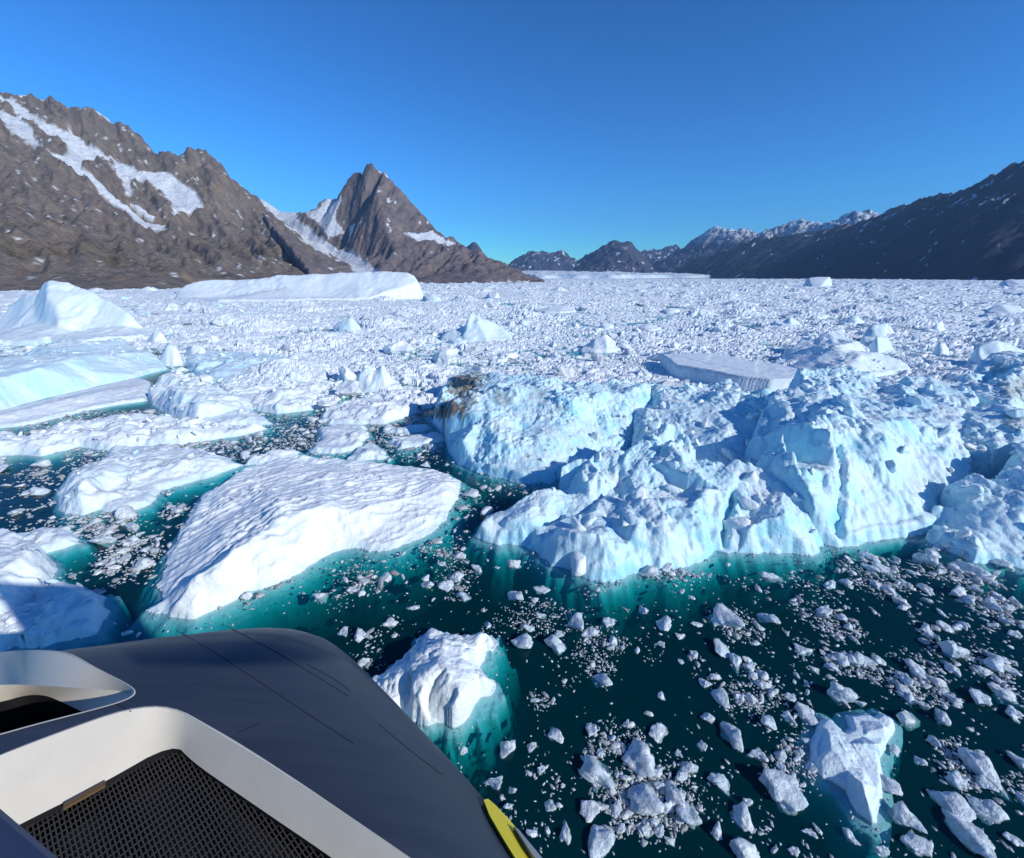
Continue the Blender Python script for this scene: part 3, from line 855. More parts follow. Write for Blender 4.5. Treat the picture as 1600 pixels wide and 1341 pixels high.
berg('iceberg', 'craggy pale blue berg of leaning fins nearest the open water', 'iceberg',
     [(742, 836), (784, 851), (821, 855), (846, 871), (862, 886), (896, 896), (934, 908), (952, 908), (985, 895), (1015, 890), (1040, 892), (1093, 879), (1115, 860), (1156, 863), (1177, 866), (1240, 864), (1275, 864), (1290, 850)],
     [(757, 814, 0.8, 0.8), (790, 803, 1.3, 1.2), (831, 777, 2.4, 1.5), (874, 764, 3.0, 2), (878, 730, 4.0, 3), (915, 722, 4.4, 3), (940, 710, 4.8, 3), (974, 714, 4.8, 3), (1021, 702, 5.2, 3), (1052, 692, 5.6, 3), (1077, 708, 5.2, 2.5), (1083, 733, 4.2, 2),
      (1146, 741, 4.4, 2), (1184, 752, 4.2, 2), (1240, 770, 3.6, 2), (1278, 822, 1.6, 1.5)],
     [(800, 825, 1.4), (850, 800, 2.0), (868, 835, 1.2), (835, 838, 0.9), (905, 770, 2.6), (945, 745, 4.4), (935, 790, 1.6), (965, 760, 3.0), (985, 745, 4.4), (1000, 790, 3.4), (1035, 770, 3.0), (1060, 775, 2.2), (1065, 745, 4.6),
      (1010, 820, 2.6), (930, 850, 2.6), (955, 835, 1.4), (900, 850, 2.4), (975, 860, 1.3), (1045, 840, 2.2), (1090, 790, 3.6), (1120, 770, 4.0), (1140, 800, 2.6), (1100, 840, 1.8), (1150, 835, 0.9), (1180, 790, 3.0), (1165, 835, 1.8), (1215, 820, 2.2), (1240, 845, 0.9), (1020, 730, 4.9), (1050, 715, 5.6)],
     rough=1.3, L=2.9, lump=0.05, blue=0.62, bvar=0.55, cliff=0.7, skirt=2.0, sdep=3.8, short='the craggy finned berg', hs=0.72, shards=(34, 0.4, 1.9, 0.35, 0.5), over=0.10, s=0.085, warp=0.6,
     cracks=[([(1150, 745, 4.2), (1140, 790, 3), (1135, 840, 1)], 0.25, 0.9), ([(880, 790, 2.5), (845, 822, 1.2)], 0.25, 0.7)])
berg('iceberg', 'massive rounded pale blue buttress towering behind the finned berg', 'iceberg',
     [(1180, 800), (1240, 842), (1290, 852), (1331, 852), (1370, 846), (1420, 838), (1455, 834), (1490, 815)],
     [(1155, 700, 5.5, 3), (1190, 640, 7.0, 8), (1215, 622, 7.5, 8), (1245, 598, 8.0, 9), (1314, 585, 8.5, 9), (1380, 604, 7.5, 9), (1436, 596, 8.0, 9), (1487, 606, 7.5, 9), (1540, 590, 8.0, 8)],
     [(1219, 688, 7.0), (1250, 676, 7.6), (1290, 690, 7.6), (1313, 740, 5.4), (1300, 785, 3.4), (1240, 745, 5.2), (1225, 730, 3.6), (1200, 740, 2.6), (1265, 790, 3.6), (1325, 650, 8.2), (1380, 670, 7.4), (1335, 720, 5.4), (1380, 740, 4.6), (1430, 700, 5.4), (1470, 680, 6.2),
      (1350, 800, 2.2), (1400, 790, 2.2), (1450, 745, 3.0), (1330, 620, 7.6), (1400, 630, 7.0), (1450, 640, 7.4), (1500, 650, 6.8), (1520, 720, 4.0), (1280, 630, 7.4), (1180, 690, 5.0), (1170, 740, 3.4)],
     rough=1.1, L=3.4, lump=0.15, blue=0.62, bvar=0.6, cliff=0.9, skirt=3.4, sdep=3.6, short='the massive blue buttress', hs=0.8, shards=(45, 0.4, 1.9, 1.0, 0.5), over=0.18, s=0.105, warp=0.7,
     cracks=[([(1316, 660, 7.8), (1316, 740, 5), (1312, 800, 2.5)], 0.4, 1.0)])
berg('iceberg', 'tumbled white-blue ridge of pinnacles joining the turquoise berg to the buttress', 'iceberg',
     [(990, 725), (1040, 742), (1100, 765), (1160, 780), (1215, 770)],
     [(985, 640, 4.4, 3), (1020, 612, 5.4, 4), (1075, 608, 5.4, 5), (1137, 600, 6.2, 5), (1160, 616, 5.9, 5), (1219, 622, 6.6, 5), (1235, 640, 7.0, 5)],
     [(1040, 640, 5.0), (1060, 680, 3.6), (1090, 640, 5.8), (1130, 620, 6.6), (1110, 690, 4.0), (1150, 670, 5.0), (1190, 660, 5.6), (1180, 710, 3.0), (1130, 730, 2.0), (1070, 715, 2.2), (1030, 695, 2.8)],
     rough=0.85, L=2.6, lump=0.3, blue=0.62, bvar=0.45, cliff=0.9, short='the tumbled pinnacle ridge', hs=0.74, shards=(65, 0.5, 2.3, 0.8, 0.5), over=0.25, s=0.115, sdep=2.5)
berg('iceberg', 'knobbly pale blue berg with grey dirt at the right edge of the view', 'iceberg',
     [(1450, 752), (1480, 775), (1540, 770), (1600, 760), (1680, 760)],
     [(1455, 640, 6.6, 5), (1487, 612, 7.6, 7), (1529, 566, 9.6, 8), (1567, 556, 10.2, 9), (1600, 570, 10, 9), (1680, 570, 10, 9)],
     [(1500, 660, 6.8), (1540, 640, 7.8), (1580, 640, 8.2), (1620, 650, 8.4), (1500, 720, 3.4), (1550, 700, 5.4), (1600, 690, 6.2), (1660, 700, 6.4), (1570, 600, 9.2), (1530, 600, 8.8)],
     rough=0.85, L=2.4, lump=0.5, blue=0.58, bvar=0.4, cliff=0.9, dirt=[(1590, 608, 9.4, 2.4, 0.5), (1585, 660, 7.6, 2.0, 0.35), (1560, 575, 9.6, 1.2, 0.4)], short='the knobbly dirty berg', hs=0.78, shards=(35, 0.4, 1.6, 2.0, 0.4), over=0.35, s=0.12, sdep=2)
berg('iceberg', 'shadowed blue ice shoulder with sunlit horn at the right edge', 'iceberg',
     [(1452, 848), (1475, 858), (1522, 880), (1569, 882), (1620, 892), (1720, 905)],
     [(1445, 825, 1.2, 1), (1462, 790, 2.8, 2), (1479, 760, 4.0, 2), (1520, 752, 4.8, 2.5), (1562, 740, 5.4, 3), (1584, 708, 6.6, 3), (1620, 690, 7.2, 4), (1720, 690, 7.2, 4)],
     [(1500, 800, 2.6), (1530, 790, 3.6), (1545, 830, 2.0), (1510, 840, 1.2), (1570, 770, 4.8), (1575, 820, 2.8), (1600, 790, 4.4), (1640, 790, 4.8), (1600, 850, 1.6), (1548, 770, 3.6), (1590, 735, 6.0)],
     rough=0.7, L=2.8, lump=0.3, blue=0.62, bvar=0.35, cliff=0.7, skirt=3.4, sdep=3.6, short='the horned ice shoulder', hs=0.7, shards=(45, 0.3, 1.7, 0.4, 0.45), over=0.25, s=0.09)
berg('iceberg', 'flat snow-topped slab with straight shaded side face among the blue bergs', 'iceberg',
     [(1030, 572), (1052, 592), (1100, 600), (1150, 612), (1200, 618), (1236, 618), (1275, 600)],
     [(1046, 553, 3.0, 1), (1112, 552, 3.0, 1), (1181, 566, 3.0, 1), (1216, 568, 3.0, 1), (1269, 583, 3.0, 1)],
     [(1053, 570, 3.0), (1100, 580, 3.0), (1144, 588, 3.0), (1200, 597, 3.0), (1234, 600, 3.0), (1100, 566, 3.0), (1180, 582, 3.0)],
     rough=0.03, L=4.0, fine=0.04, blue=0.12, bvar=0.1, cliff=2.9, cw=0.3, warp=0.2, short='the flat snow-topped slab', over=0.1)
berg('iceberg', 'broad speckled white dome of ice behind the flat slab', 'iceberg',
     [(1222, 570), (1239, 580), (1275, 590), (1341, 594), (1380, 588), (1425, 580)],
     [(1226, 545, 2.6, 3), (1254, 529, 4.0, 5), (1290, 520, 4.8, 5), (1317, 517, 5.2, 5), (1341, 535, 4.4, 5), (1371, 553, 3.2, 4), (1418, 570, 1.2, 3)],
     [(1300, 545, 4.2), (1340, 560, 3.2), (1270, 565, 2.0), (1310, 575, 1.8)], rough=0.45, L=3.5, blue=0.2, bvar=0.3, cliff=0.7, short='the speckled ice dome', shards=(40, 0.4, 1.8, 0.5, 0.3), over=0.4)
berg('iceberg', 'leaning pointed ice tooth standing just behind the speckled dome', 'iceberg',
     [(1330, 540), (1350, 550), (1372, 554), (1398, 548)],
     [(1334, 526, 3.4, 2), (1362, 508, 5.8, 3), (1381, 498, 7.0, 3), (1389, 504, 6.4, 3), (1386, 526, 3.8, 2)],
     [(1370, 525, 4.6), (1378, 545, 1.8), (1350, 535, 2.6)], rough=0.25, L=3, blue=0.3, bvar=0.3, cliff=0.7, short='the pointed ice tooth', over=0.3, warp=0.3)


def block(name, label, cat, x0, x1, yb, peaks, deep=6.0, short=None, **kw):
    """A berg told by its water line from x0 to x1 at row yb and the crest points seen above it."""
    xm = (x0 + x1) / 2
    Y0 = at_z(xm, yb, 0)[1]
    front = [(x0, yb - 1.5), (x0 * 0.7 + x1 * 0.3, yb + 0.6), (x0 * 0.35 + x1 * 0.65, yb + 0.8), (x1, yb - 1.2)]
    back = [(px, py, Y0 + deep * 0.55, deep * 0.5) for px, py in peaks]
    wm = at_z(x1, yb, 0)[0] - at_z(x0, yb, 0)[0]
    kw.setdefault('warp', wm * 0.03)
    kw.setdefault('L', max(1.2, wm * 0.16))
    kw.setdefault('rough', 0.4)
    return berg(name, label, cat, front, back, [], far=True, short=short, **kw)


block('iceberg', 'small castle-shaped blue-shadowed berg standing out of the middle of the pack', 'iceberg', 688, 802, 534,
      [(692, 522), (712, 516), (728, 511), (735, 492), (742, 494), (752, 500), (768, 506), (785, 515), (798, 524)], 14, 'the castle-shaped berg', blue=0.3, rough=0.7, cliff=0.6)
block('iceberg', 'white cone-shaped berg in the pack beyond the turquoise berg', 'iceberg', 905, 972, 551, [(912, 545), (932, 528), (946, 522), (956, 530), (968, 545)], 8, 'the white cone berg', blue=0.08)
block('iceberg', 'bright low tabular berg casting long shadow far out in the pack', 'iceberg', 832, 900, 489, [(842, 484), (862, 479), (880, 478), (897, 480)], 25, 'the low tabular berg', blue=0.0, rough=0.15)
block('iceberg', 'flat-topped berg on the far edge of the pack below the dark ridge', 'iceberg', 1252, 1300, 449, [(1256, 436), (1268, 434), (1280, 433), (1298, 433)], 60, 'the far flat-topped berg', blue=0.1, rough=0.15)
block('iceberg', 'broken white berg far off at the right edge below the dark ridge', 'iceberg', 1553, 1625, 449, [(1560, 441), (1580, 436), (1600, 438), (1620, 440)], 60, 'the far broken berg', blue=0.05, rough=0.3)
block('iceberg', 'rounded shadowed berg in the far pack near the right edge', 'iceberg', 1538, 1602, 491, [(1545, 481), (1565, 476), (1590, 478), (1600, 484)], 22, 'the rounded far berg', blue=0.15, rough=0.2)
block('iceberg', 'little white cube of ice beside the big bergs near the right edge', 'iceberg', 1458, 1484, 557, [(1461, 542), (1467, 535), (1476, 536), (1482, 545)], 3.5, 'the little ice cube', blue=0.15, rough=0.3)
block('iceberg', 'pale broad-backed berg behind the knobbly dirty one', 'iceberg', 1508, 1625, 580, [(1515, 560), (1525, 542), (1548, 533), (1575, 538), (1600, 550), (1620, 556)], 10, 'the broad-backed berg', blue=0.25, rough=0.45)
block('iceberg', 'spiky little berg with one shaded blue face above the ridged floe', 'iceberg', 552, 632, 612, [(558, 590), (570, 575), (585, 580), (598, 570), (610, 590), (626, 603)], 5, 'the spiky little berg', blue=0.12, rough=0.6)
block('iceberg', 'small upright dark-sided shard beside the turquoise tilted floe', 'iceberg', 442, 480, 602, [(448, 590), (455, 578), (466, 584), (476, 594)], 3.0, 'the upright shard', blue=0.15, rough=0.5)
block('ice_block', 'white block leaning at the corner of the blue wedge', 'ice block', 248, 285, 571, [(250, 555), (262, 538), (274, 540), (283, 553)], 3.2, 'the leaning white block', blue=0.08)
block('ice_block', 'flat white block between the tall peaked berg and the pack', 'ice block', 230, 262, 538, [(232, 527), (240, 517), (252, 518), (260, 526)], 5, 'the flat white block', blue=0.03)
block('ice_block', 'rounded white hummock beside the turquoise tilted floe', 'ice block', 288, 324, 558, [(291, 547), (302, 538), (316, 541), (322, 548)], 4, 'the rounded hummock', blue=0.1)
berg('ice_floe', 'bright white wedge floe with furrowed top between the leads', 'ice floe',
     [(498, 655), (515, 664), (560, 664), (605, 663), (655, 643), (662, 634), (640, 622), (590, 622), (535, 632), (510, 640)], (),
     [(525, 645, 0.8), (570, 640, 1.1), (610, 640, 1.2), (645, 633, 0.9), (600, 655, 0.5)], cliff=0.4, rough=1.0, L=1.6, fine=0.25, blue=0.02, bvar=0.15, short='the furrowed wedge floe', shards=(40, 0.2, 0.9, 0.2, 0.05))
berg('ice_floe', 'smooth bluish floe lying in the shadow of the turquoise berg', 'ice floe',
     [(480, 707), (500, 690), (495, 672), (530, 665), (572, 667), (576, 682), (560, 702), (520, 710)], (), [(530, 685, 0.6), (555, 680, 0.7)], cliff=0.4, rough=0.15, L=2, blue=0.05, bvar=0.1, short='the shaded smooth floe')
berg('ice_floe', 'small shadowed hummock floe just behind the large rippled floe', 'ice floe',
     [(540, 718), (560, 700), (578, 692), (600, 702), (608, 716), (580, 720)], (), [(575, 705, 0.8)], cliff=0.3, rough=0.3, L=1.2, blue=0.05, bvar=0.1)
berg('ice_floe', 'long thin shadowed slab close to the overhang of the turquoise berg', 'ice floe',
     [(606, 690), (640, 682), (690, 677), (697, 688), (660, 698), (625, 702)], (), [(650, 690, 0.35)], cliff=0.3, rough=0.2, L=1.5, blue=0.05, bvar=0.1)
berg('ice_floe', 'narrow shadowed slab above the thin one, touching the wedge floe', 'ice floe',
     [(600, 676), (640, 666), (670, 664), (672, 672), (640, 678)], (), [(640, 672, 0.3)], cliff=0.3, rough=0.2, L=1.5, blue=0.05, bvar=0.1)
berg('ice_floe', 'rubble-edged white floe fringing the back of the large rippled floe', 'ice floe',
     [(378, 728), (400, 716), (440, 706), (470, 705), (462, 714), (420, 724)], (), [(425, 715, 0.5)], cliff=0.4, rough=0.9, L=0.9, blue=0.05, bvar=0.15)
berg('ice_floe', 'heart-shaped glassy white floe with notched top in dark water', 'ice floe',
     [(1288, 1119), (1301, 1126), (1318, 1144), (1326, 1138), (1323, 1120), (1353, 1113), (1362, 1120), (1374, 1113), (1397, 1126), (1397, 1140), (1383, 1170), (1373, 1183), (1376, 1203), (1382, 1233), (1371, 1285), (1364, 1288), (1341, 1273),
      (1329, 1255), (1322, 1236), (1300, 1222), (1285, 1216), (1267, 1189), (1264, 1162), (1276, 1132)], (),
     [(1290, 1140, 0.35), (1300, 1170, 0.45), (1325, 1165, 0.25), (1345, 1150, 0.2), (1380, 1135, 0.5), (1370, 1160, 0.55), (1345, 1195, 0.2), (1350, 1230, 0.55), (1360, 1260, 0.5), (1325, 1205, 0.4), (1285, 1190, 0.35)],
     cliff=0.22, cw=0.25, warp=0.12, rough=0.35, L=0.9, fine=0.06, blue=0.12, bvar=0.3, skirt=6.0, sdep=2.0, s=0.035, over=0.05, short='the heart-shaped floe', lump=0.4, ledge=0.2)

# ------------------------------------------------------------------ ship
ship = bpy.data.objects.new('ship', None)
col.objects.link(ship)
tag(ship, 'dark blue-grey ship bow with white-framed openings seen from its upper deck', 'ship')
HULL = paint('navy_hull_paint', (0.034, 0.042, 0.060), 0.42, 0.5, streak=(0.16, 2.2, 0.6))
FRAME = paint('white_frame_paint', (0.70, 0.64, 0.53), 0.4, 0.4)
GRILLE = paint('black_grille_metal', (0.055, 0.05, 0.045), 0.45, 0.5)
BLACK = paint('dark_recess', (0.012, 0.012, 0.014), 0.7, 0.2)
YELLOW = paint('yellow_paint', (0.80, 0.62, 0.03), 0.4, 0.5)
GREY = paint('grey_edge_paint', (0.30, 0.32, 0.36), 0.4, 0.5)
SEAM = paint('seam_dark_joint', (0.012, 0.014, 0.02), 0.6, 0.2)  # near-black tone of the panel joints
RAIL = paint('worn_blue_rail', (0.035, 0.05, 0.10), 0.5, 0.4)
BRASS = paint('brown_wood_trim', (0.14, 0.085, 0.04), 0.5, 0.4)
HZ, HR = 13.0, 3.2
sil = [(-500, 1085), (-200, 1042), (0, 1016), (150, 998), (300, 981), (380, 973), (440, 970), (485, 973), (520, 985), (548, 1008), (600, 1066), (700, 1177), (770, 1258), (840, 1341), (900, 1420), (960, 1520)]
zs = HZ - 0.36 * HR
E = [at_z(px, py, zs)[:2] for px, py in sil]
cen_h = np.array([-4.0, 2.0])
E = [p + (p - cen_h) / np.hypot(*(p - cen_h)) * 0.16 * HR for p in E]
E_poly = [tuple(p) for p in E] + [(3.5, -2.0), (4.2, -9.0), (-16.0, -9.0), (-17.0, 4.0)]


def hull_z(x, y):
    x, y = np.atleast_1d(np.asarray(x, float)), np.atleast_1d(np.asarray(y, float))
    d = np.clip(poly_dist(x, y, E_poly), 0, HR)
    d = np.where(in_poly(x, y, E_poly), d, 0)
    return HZ - HR + np.sqrt(np.maximum(HR ** 2 - (HR - d) ** 2, 0)) * 1.0


def on_hull(px, py, dz=0.0):
    z = HZ
    for _ in range(12):
        p = at_z(px, py, z + dz)
        z = 0.4 * z + 0.6 * float(hull_z(p[0], p[1])[0])
    return at_z(px, py, z + dz)


def smooth_loop(pts, n=2):
    P = [np.array(p, float) for p in pts]
    for _ in range(n):
        Q = []
        for i in range(len(P)):
            a, b = P[i], P[(i + 1) % len(P)]
            Q += [a * 0.75 + b * 0.25, a * 0.25 + b * 0.75]
        P = Q
    return P


open1 = smooth_loop([(-120, 1232), (0, 1180), (100, 1142), (200, 1107), (270, 1104), (330, 1140), (450, 1213), (550, 1280), (640, 1341), (740, 1412), (600, 1540), (0, 1540), (-150, 1400)], 2)
open2 = smooth_loop([(-160, 1040), (0, 1018), (60, 1015), (105, 1021), (150, 1045), (206, 1072), (212, 1086), (180, 1100), (60, 1130), (0, 1147), (-160, 1190)], 2)
holes = [[on_hull(px, py) for px, py in lp] for lp in (open1, open2)]


def plain(name, V, faces, mat, parent, smooth=False):
    me = bpy.data.meshes.new(name)
    me.from_pydata([tuple(v) for v in V], [], faces)
    me.polygons.foreach_set('use_smooth', [smooth] * len(me.polygons))
    me.update()
    return obj(name, me, mat, parent)


def build_shell():
    xs, ys = np.meshgrid(np.arange(-17, 4.6, 0.16), np.arange(-9, 8.4, 0.16))
    x, y = xs.ravel(), ys.ravel()
    ok = in_poly(x, y, E_poly) & (poly_dist(x, y, E_poly) > 0.05)
    for h in holes:
        ok &= ~in_poly(x, y, h) & (poly_dist(x, y, h) > 0.04)
    pts = [(a, b) for a, b in zip(x[ok], y[ok])]
    edges = []
    dense = []
    for i in range(len(E_poly)):                       # a fine rim so that the round edge stays smooth
        a, b = np.array(E_poly[i]), np.array(E_poly[(i + 1) % len(E_poly)])
        n = max(1, int(np.hypot(*(b - a)) / 0.2))
        dense += [a + (b - a) * k / n for k in range(n)]
    rim = []
    for k, inset in enumerate((0.0, 0.012, 0.04)):
        c = np.array(cen_h)
        for p in dense:
            v = c - p
            rim.append(tuple(p + v / np.hypot(*v) * inset))
    n0 = len(pts)
    pts += rim
    m = len(dense)
    edges += [(n0 + i, n0 + (i + 1) % m) for i in range(m)]
    for h in holes:
        n1 = len(pts)
        pts += [tuple(p[:2]) for p in h]
        edges += [(n1 + i, n1 + (i + 1) % len(h)) for i in range(len(h))]
    res = delaunay_2d_cdt([Vector(p) for p in pts], edges, [], 0, 1e-6)
    V = np.array([tuple(v) for v in res[0]])
    T = np.array([list(f) for f in res[2]])
    c = V[T].mean(1)
    ok = in_poly(c[:, 0], c[:, 1], E_poly)
    for h in holes:
        ok &= ~in_poly(c[:, 0], c[:, 1], h)
    T = T[ok]
    Z = hull_z(V[:, 0], V[:, 1])
    V3 = np.column_stack([V, Z])
    # side of the hull, drawn in towards the water line
    base = len(V3)
    rings = [np.array([(*p, HZ - HR) for p in dense])]
    allV, quads = [V3], []
    for k, (zz, f) in enumerate(((HZ - HR, 0.0), (9.0, 0.03), (6.0, 0.12), (3.0, 0.22), (0.0, 0.30), (-3.0, 0.36))):
        allV.append(np.array([(p[0] + (cen_h[0] - p[0]) * f, p[1] + (cen_h[1] - 4 - p[1]) * f, zz) for p in dense]))
    for k in range(5):
        a, b = base + k * m, base + (k + 1) * m
        for i in range(m):
            j = (i + 1) % m
            quads += [(a + i, b + i, b + j), (a + i, b + j, a + j)]
    V = np.vstack(allV)
    T = np.vstack([T, np.array(quads)])
    nrm = np.cross(V[T[:, 1]] - V[T[:, 0]], V[T[:, 2]] - V[T[:, 0]])
    top = np.arange(len(T)) < len(T) - len(quads)
    fl = top & (nrm[:, 2] < 0)
    T[fl] = T[fl][:, ::-1]
    V, T = compact(V, T)
    return obj('hull', mesh_np('hull', V, T), HULL, ship)


build_shell()


def ring_wall(name, A, B, mat, parent, lip=0.0):
    n = len(A)
    V = [tuple(a) for a in A] + [tuple(b) for b in B]
    f = [(i, (i + 1) % n, n + (i + 1) % n, n + i) for i in range(n)]
    return plain(name, V, f, mat, parent, True)


def resample(px_loop, ref):
    """As many points as ref, at the same share of the way round (both start near the same spot)."""
    P = np.array(px_loop, float)
    Q = np.vstack([P, P[:1]])
    L = np.concatenate([[0], np.cumsum(np.hypot(*np.diff(Q, axis=0).T))])
    Rf = np.array(ref, float)
    R2 = np.vstack([Rf, Rf[:1]])
    t = np.concatenate([[0], np.cumsum(np.hypot(*np.diff(R2, axis=0).T))])
    t = t[:-1] / t[-1] * L[-1]
    return np.column_stack([np.interp(t, L, Q[:, 0]), np.interp(t, L, Q[:, 1])])


def opening(outer_px, inner_cp, dz_in, dz_floor, mid_cp=None, dz_mid=0):
    """White funnel frame from the hull skin down to a lower edge, with a dark shaft behind it."""
    A = [on_hull(px, py) + np.array([0, 0, 0.006]) for px, py in outer_px]
    B = [on_hull(px, py, dz_in) for px, py in inner_cp]
    fr = bpy.data.objects
    return A, B


# control points correspond one to one, corner by corner, before smoothing
o1 = [(-120, 1232), (0, 1180), (100, 1142), (200, 1107), (270, 1104), (330, 1140), (450, 1213), (550, 1280), (640, 1341), (740, 1412), (600, 1540), (0, 1540), (-150, 1400)]
i1 = [(-60, 1335), (55, 1276), (112, 1248), (160, 1224), (272, 1160), (300, 1190), (360, 1232), (430, 1280), (520, 1341), (600, 1400), (520, 1520), (80, 1520), (-20, 1440)]
o2 = [(-160, 1040), (0, 1018), (60, 1015), (105, 1021), (150, 1045), (206, 1072), (212, 1086), (180, 1100), (60, 1130), (0, 1147), (-160, 1190)]
m2_ = [(-160, 1085), (0, 1069), (60, 1071), (105, 1074), (150, 1077), (196, 1080), (205, 1088), (180, 1104), (60, 1136), (0, 1153), (-160, 1195)]
i2 = [(-160, 1125), (0, 1098), (40, 1086), (70, 1086), (95, 1096), (128, 1112), (140, 1118), (120, 1130), (60, 1150), (0, 1165), (-160, 1200)]


def loop3(cp, dz, n=2):
    return [on_hull(px, py, dz) for px, py in smooth_loop(cp, n)]


O1, I1 = loop3(o1, 0.008), loop3(i1, -0.55)
fr1 = ring_wall('opening_frame', O1, I1, FRAME, ship)
fr1['label'] = 'broad white funnel frame round the near grille opening'
I1b = [p + np.array([0, 0, -0.14]) for p in I1]
ring_wall('inner_lip', I1, I1b, BLACK, fr1)
O2, M2, I2 = loop3(o2, 0.008), loop3(m2_, -0.35), loop3(i2, -0.75)
fr2 = ring_wall('opening_frame', O2, M2, FRAME, ship)
fr2['label'] = 'white frame round the small upper opening'
ring_wall('inner_lip', M2, I2, FRAME, fr2)
ring_wall('shaft', I2, [p + np.array([0, 0, -1.6]) for p in I2], BLACK, fr2)
# raised bead round each frame
for lp, par in ((O1, fr1), (O2, fr2)):
    ce = np.mean(lp, 0)
    out_ = [p + (p - ce) / np.linalg.norm(p - ce) * 0.035 + np.array([0, 0, -0.004]) for p in lp]
    ring_wall('bead', [p + np.array([0, 0, 0.004]) for p in lp], out_, FRAME, par)


def grille(lp, drop, pitch, bar, parent):
    """Expanded-metal floor: two crossing families of bars clipped to the opening."""
    P = np.array(lp)
    z = P[:, 2].mean() + drop
    c = P[:, :2].mean(0)
    ax = P[np.argmax(P[:, 0] - P[:, 1])][:2] - P[np.argmin(P[:, 0] - P[:, 1])][:2]
    V, Fs = [], []
    zf = lambda p: float(np.interp(0, [0], [z]))
    for ang, pt, bw, hh in ((R(-38), pitch, bar, 0.02), (R(52), pitch * 2.3, bar * 0.7, 0.012)):
        u, v = np.array([math.cos(ang), math.sin(ang)]), np.array([-math.sin(ang), math.cos(ang)])
        s = (P[:, :2] - c) @ v
        for k in np.arange(s.min() + 0.02, s.max(), pt):
            hits = []
            n = len(P)
            for i in range(n):
                a, b = s[i] - k, s[(i + 1) % n] - k
                if (a > 0) != (b > 0):
                    q = P[i] + (P[(i + 1) % n] - P[i]) * (a / (a - b))
                    hits.append(((q[:2] - c) @ u, q[2]))
            hits.sort()
            for (t0, z0), (t1, z1) in zip(hits[::2], hits[1::2]):
                b0 = len(V)
                for tt, zz in ((t0, z0), (t1, z1)):
                    q = c + v * k + u * tt
                    for o, dz in ((-bw / 2, 0), (bw / 2, 0), (bw / 2, -hh), (-bw / 2, -hh)):
                        V.append((*(q + v * o), zz + drop + dz + (0.012 if ang < 0 else 0)))
                Fs += [(b0, b0 + 1, b0 + 5, b0 + 4), (b0 + 1, b0 + 2, b0 + 6, b0 + 5), (b0 + 3, b0, b0 + 4, b0 + 7)]
    g = plain('grille', V, Fs, GRILLE, parent)
    g['kind'] = 'stuff'
    return g


grille(I1b, 0.03, 0.05, 0.017, ship)
plain('recess_floor', [p + np.array([0, 0, -0.45]) for p in I1b], [tuple(range(len(I1b)))], BLACK, fr1)
plain('recess_floor', [p + np.array([0, 0, -1.55]) for p in I2], [tuple(range(len(I2)))], BLACK, fr2)


def strip(name, px_pts, width, dz, mat, parent, thick=0.012):
    P = []
    for i in range(len(px_pts) - 1):
        a, b = np.array(px_pts[i], float), np.array(px_pts[i + 1], float)
        n = max(2, int(np.hypot(*(b - a)) / 14))
        P += [on_hull(*(a + (b - a) * k / n), dz) for k in range(n)]
    P.append(on_hull(*px_pts[-1], dz))
    V, Fs = [], []
    for i, p in enumerate(P):
        d = P[min(i + 1, len(P) - 1)] - P[max(i - 1, 0)]
        s = np.cross(d, (0, 0, 1.0)); s = s / (np.linalg.norm(s) + 1e-9) * width / 2
        V += [p - s, p + s, p + s - (0, 0, thick), p - s - (0, 0, thick)]
        if i:
            b, a = 4 * i, 4 * (i - 1)
            Fs += [(a, b, b + 1, a + 1), (a + 1, b + 1, b + 2, a + 2), (a, a + 3, b + 3, b)]
    return plain(name, V, Fs, mat, parent)


for sm in ([(275, 984), (340, 1022), (420, 1075), (500, 1128), (552, 1162)], [(352, 977), (430, 1018), (500, 1060), (545, 1088)], [(178, 1098), (205, 1112)],
           [(480, 1038), (520, 1060), (548, 1080)], [(590, 1130), (640, 1172), (690, 1210)], [(372, 1145), (405, 1130)]):
    strip('panel_seam', sm, 0.009, 0.004, SEAM, ship)
# yellow emblem wrapped over the edge
yp = [(753, 1256), (760, 1254), (772, 1264), (792, 1286), (815, 1312), (840, 1342), (868, 1375), (820, 1375), (800, 1345), (780, 1312), (762, 1280)]
Yv = [on_hull(px, py, 0.0) for px, py in yp]
Yv = [p + np.array([0.03, 0.03, 0.05]) for p in Yv]
n = len(Yv)
plain('yellow_marking', Yv + [p + np.array([0, 0, -0.25]) for p in Yv], [tuple(range(n))[::-1]] + [(i, (i + 1) % n, n + (i + 1) % n, n + i) for i in range(n)], YELLOW, ship)
gp = [(798, 1300), (806, 1306), (842, 1350), (866, 1378), (852, 1378), (826, 1344)]
Gv = [on_hull(px, py, 0.0) + np.array([0.05, 0.05, 0.07]) for px, py in gp]
n = len(Gv)
plain('edge_strip', Gv + [p + np.array([0, 0, -0.3]) for p in Gv], [tuple(range(n))[::-1]] + [(i, (i + 1) % n, n + (i + 1) % n, n + i) for i in range(n)], GREY, ship)
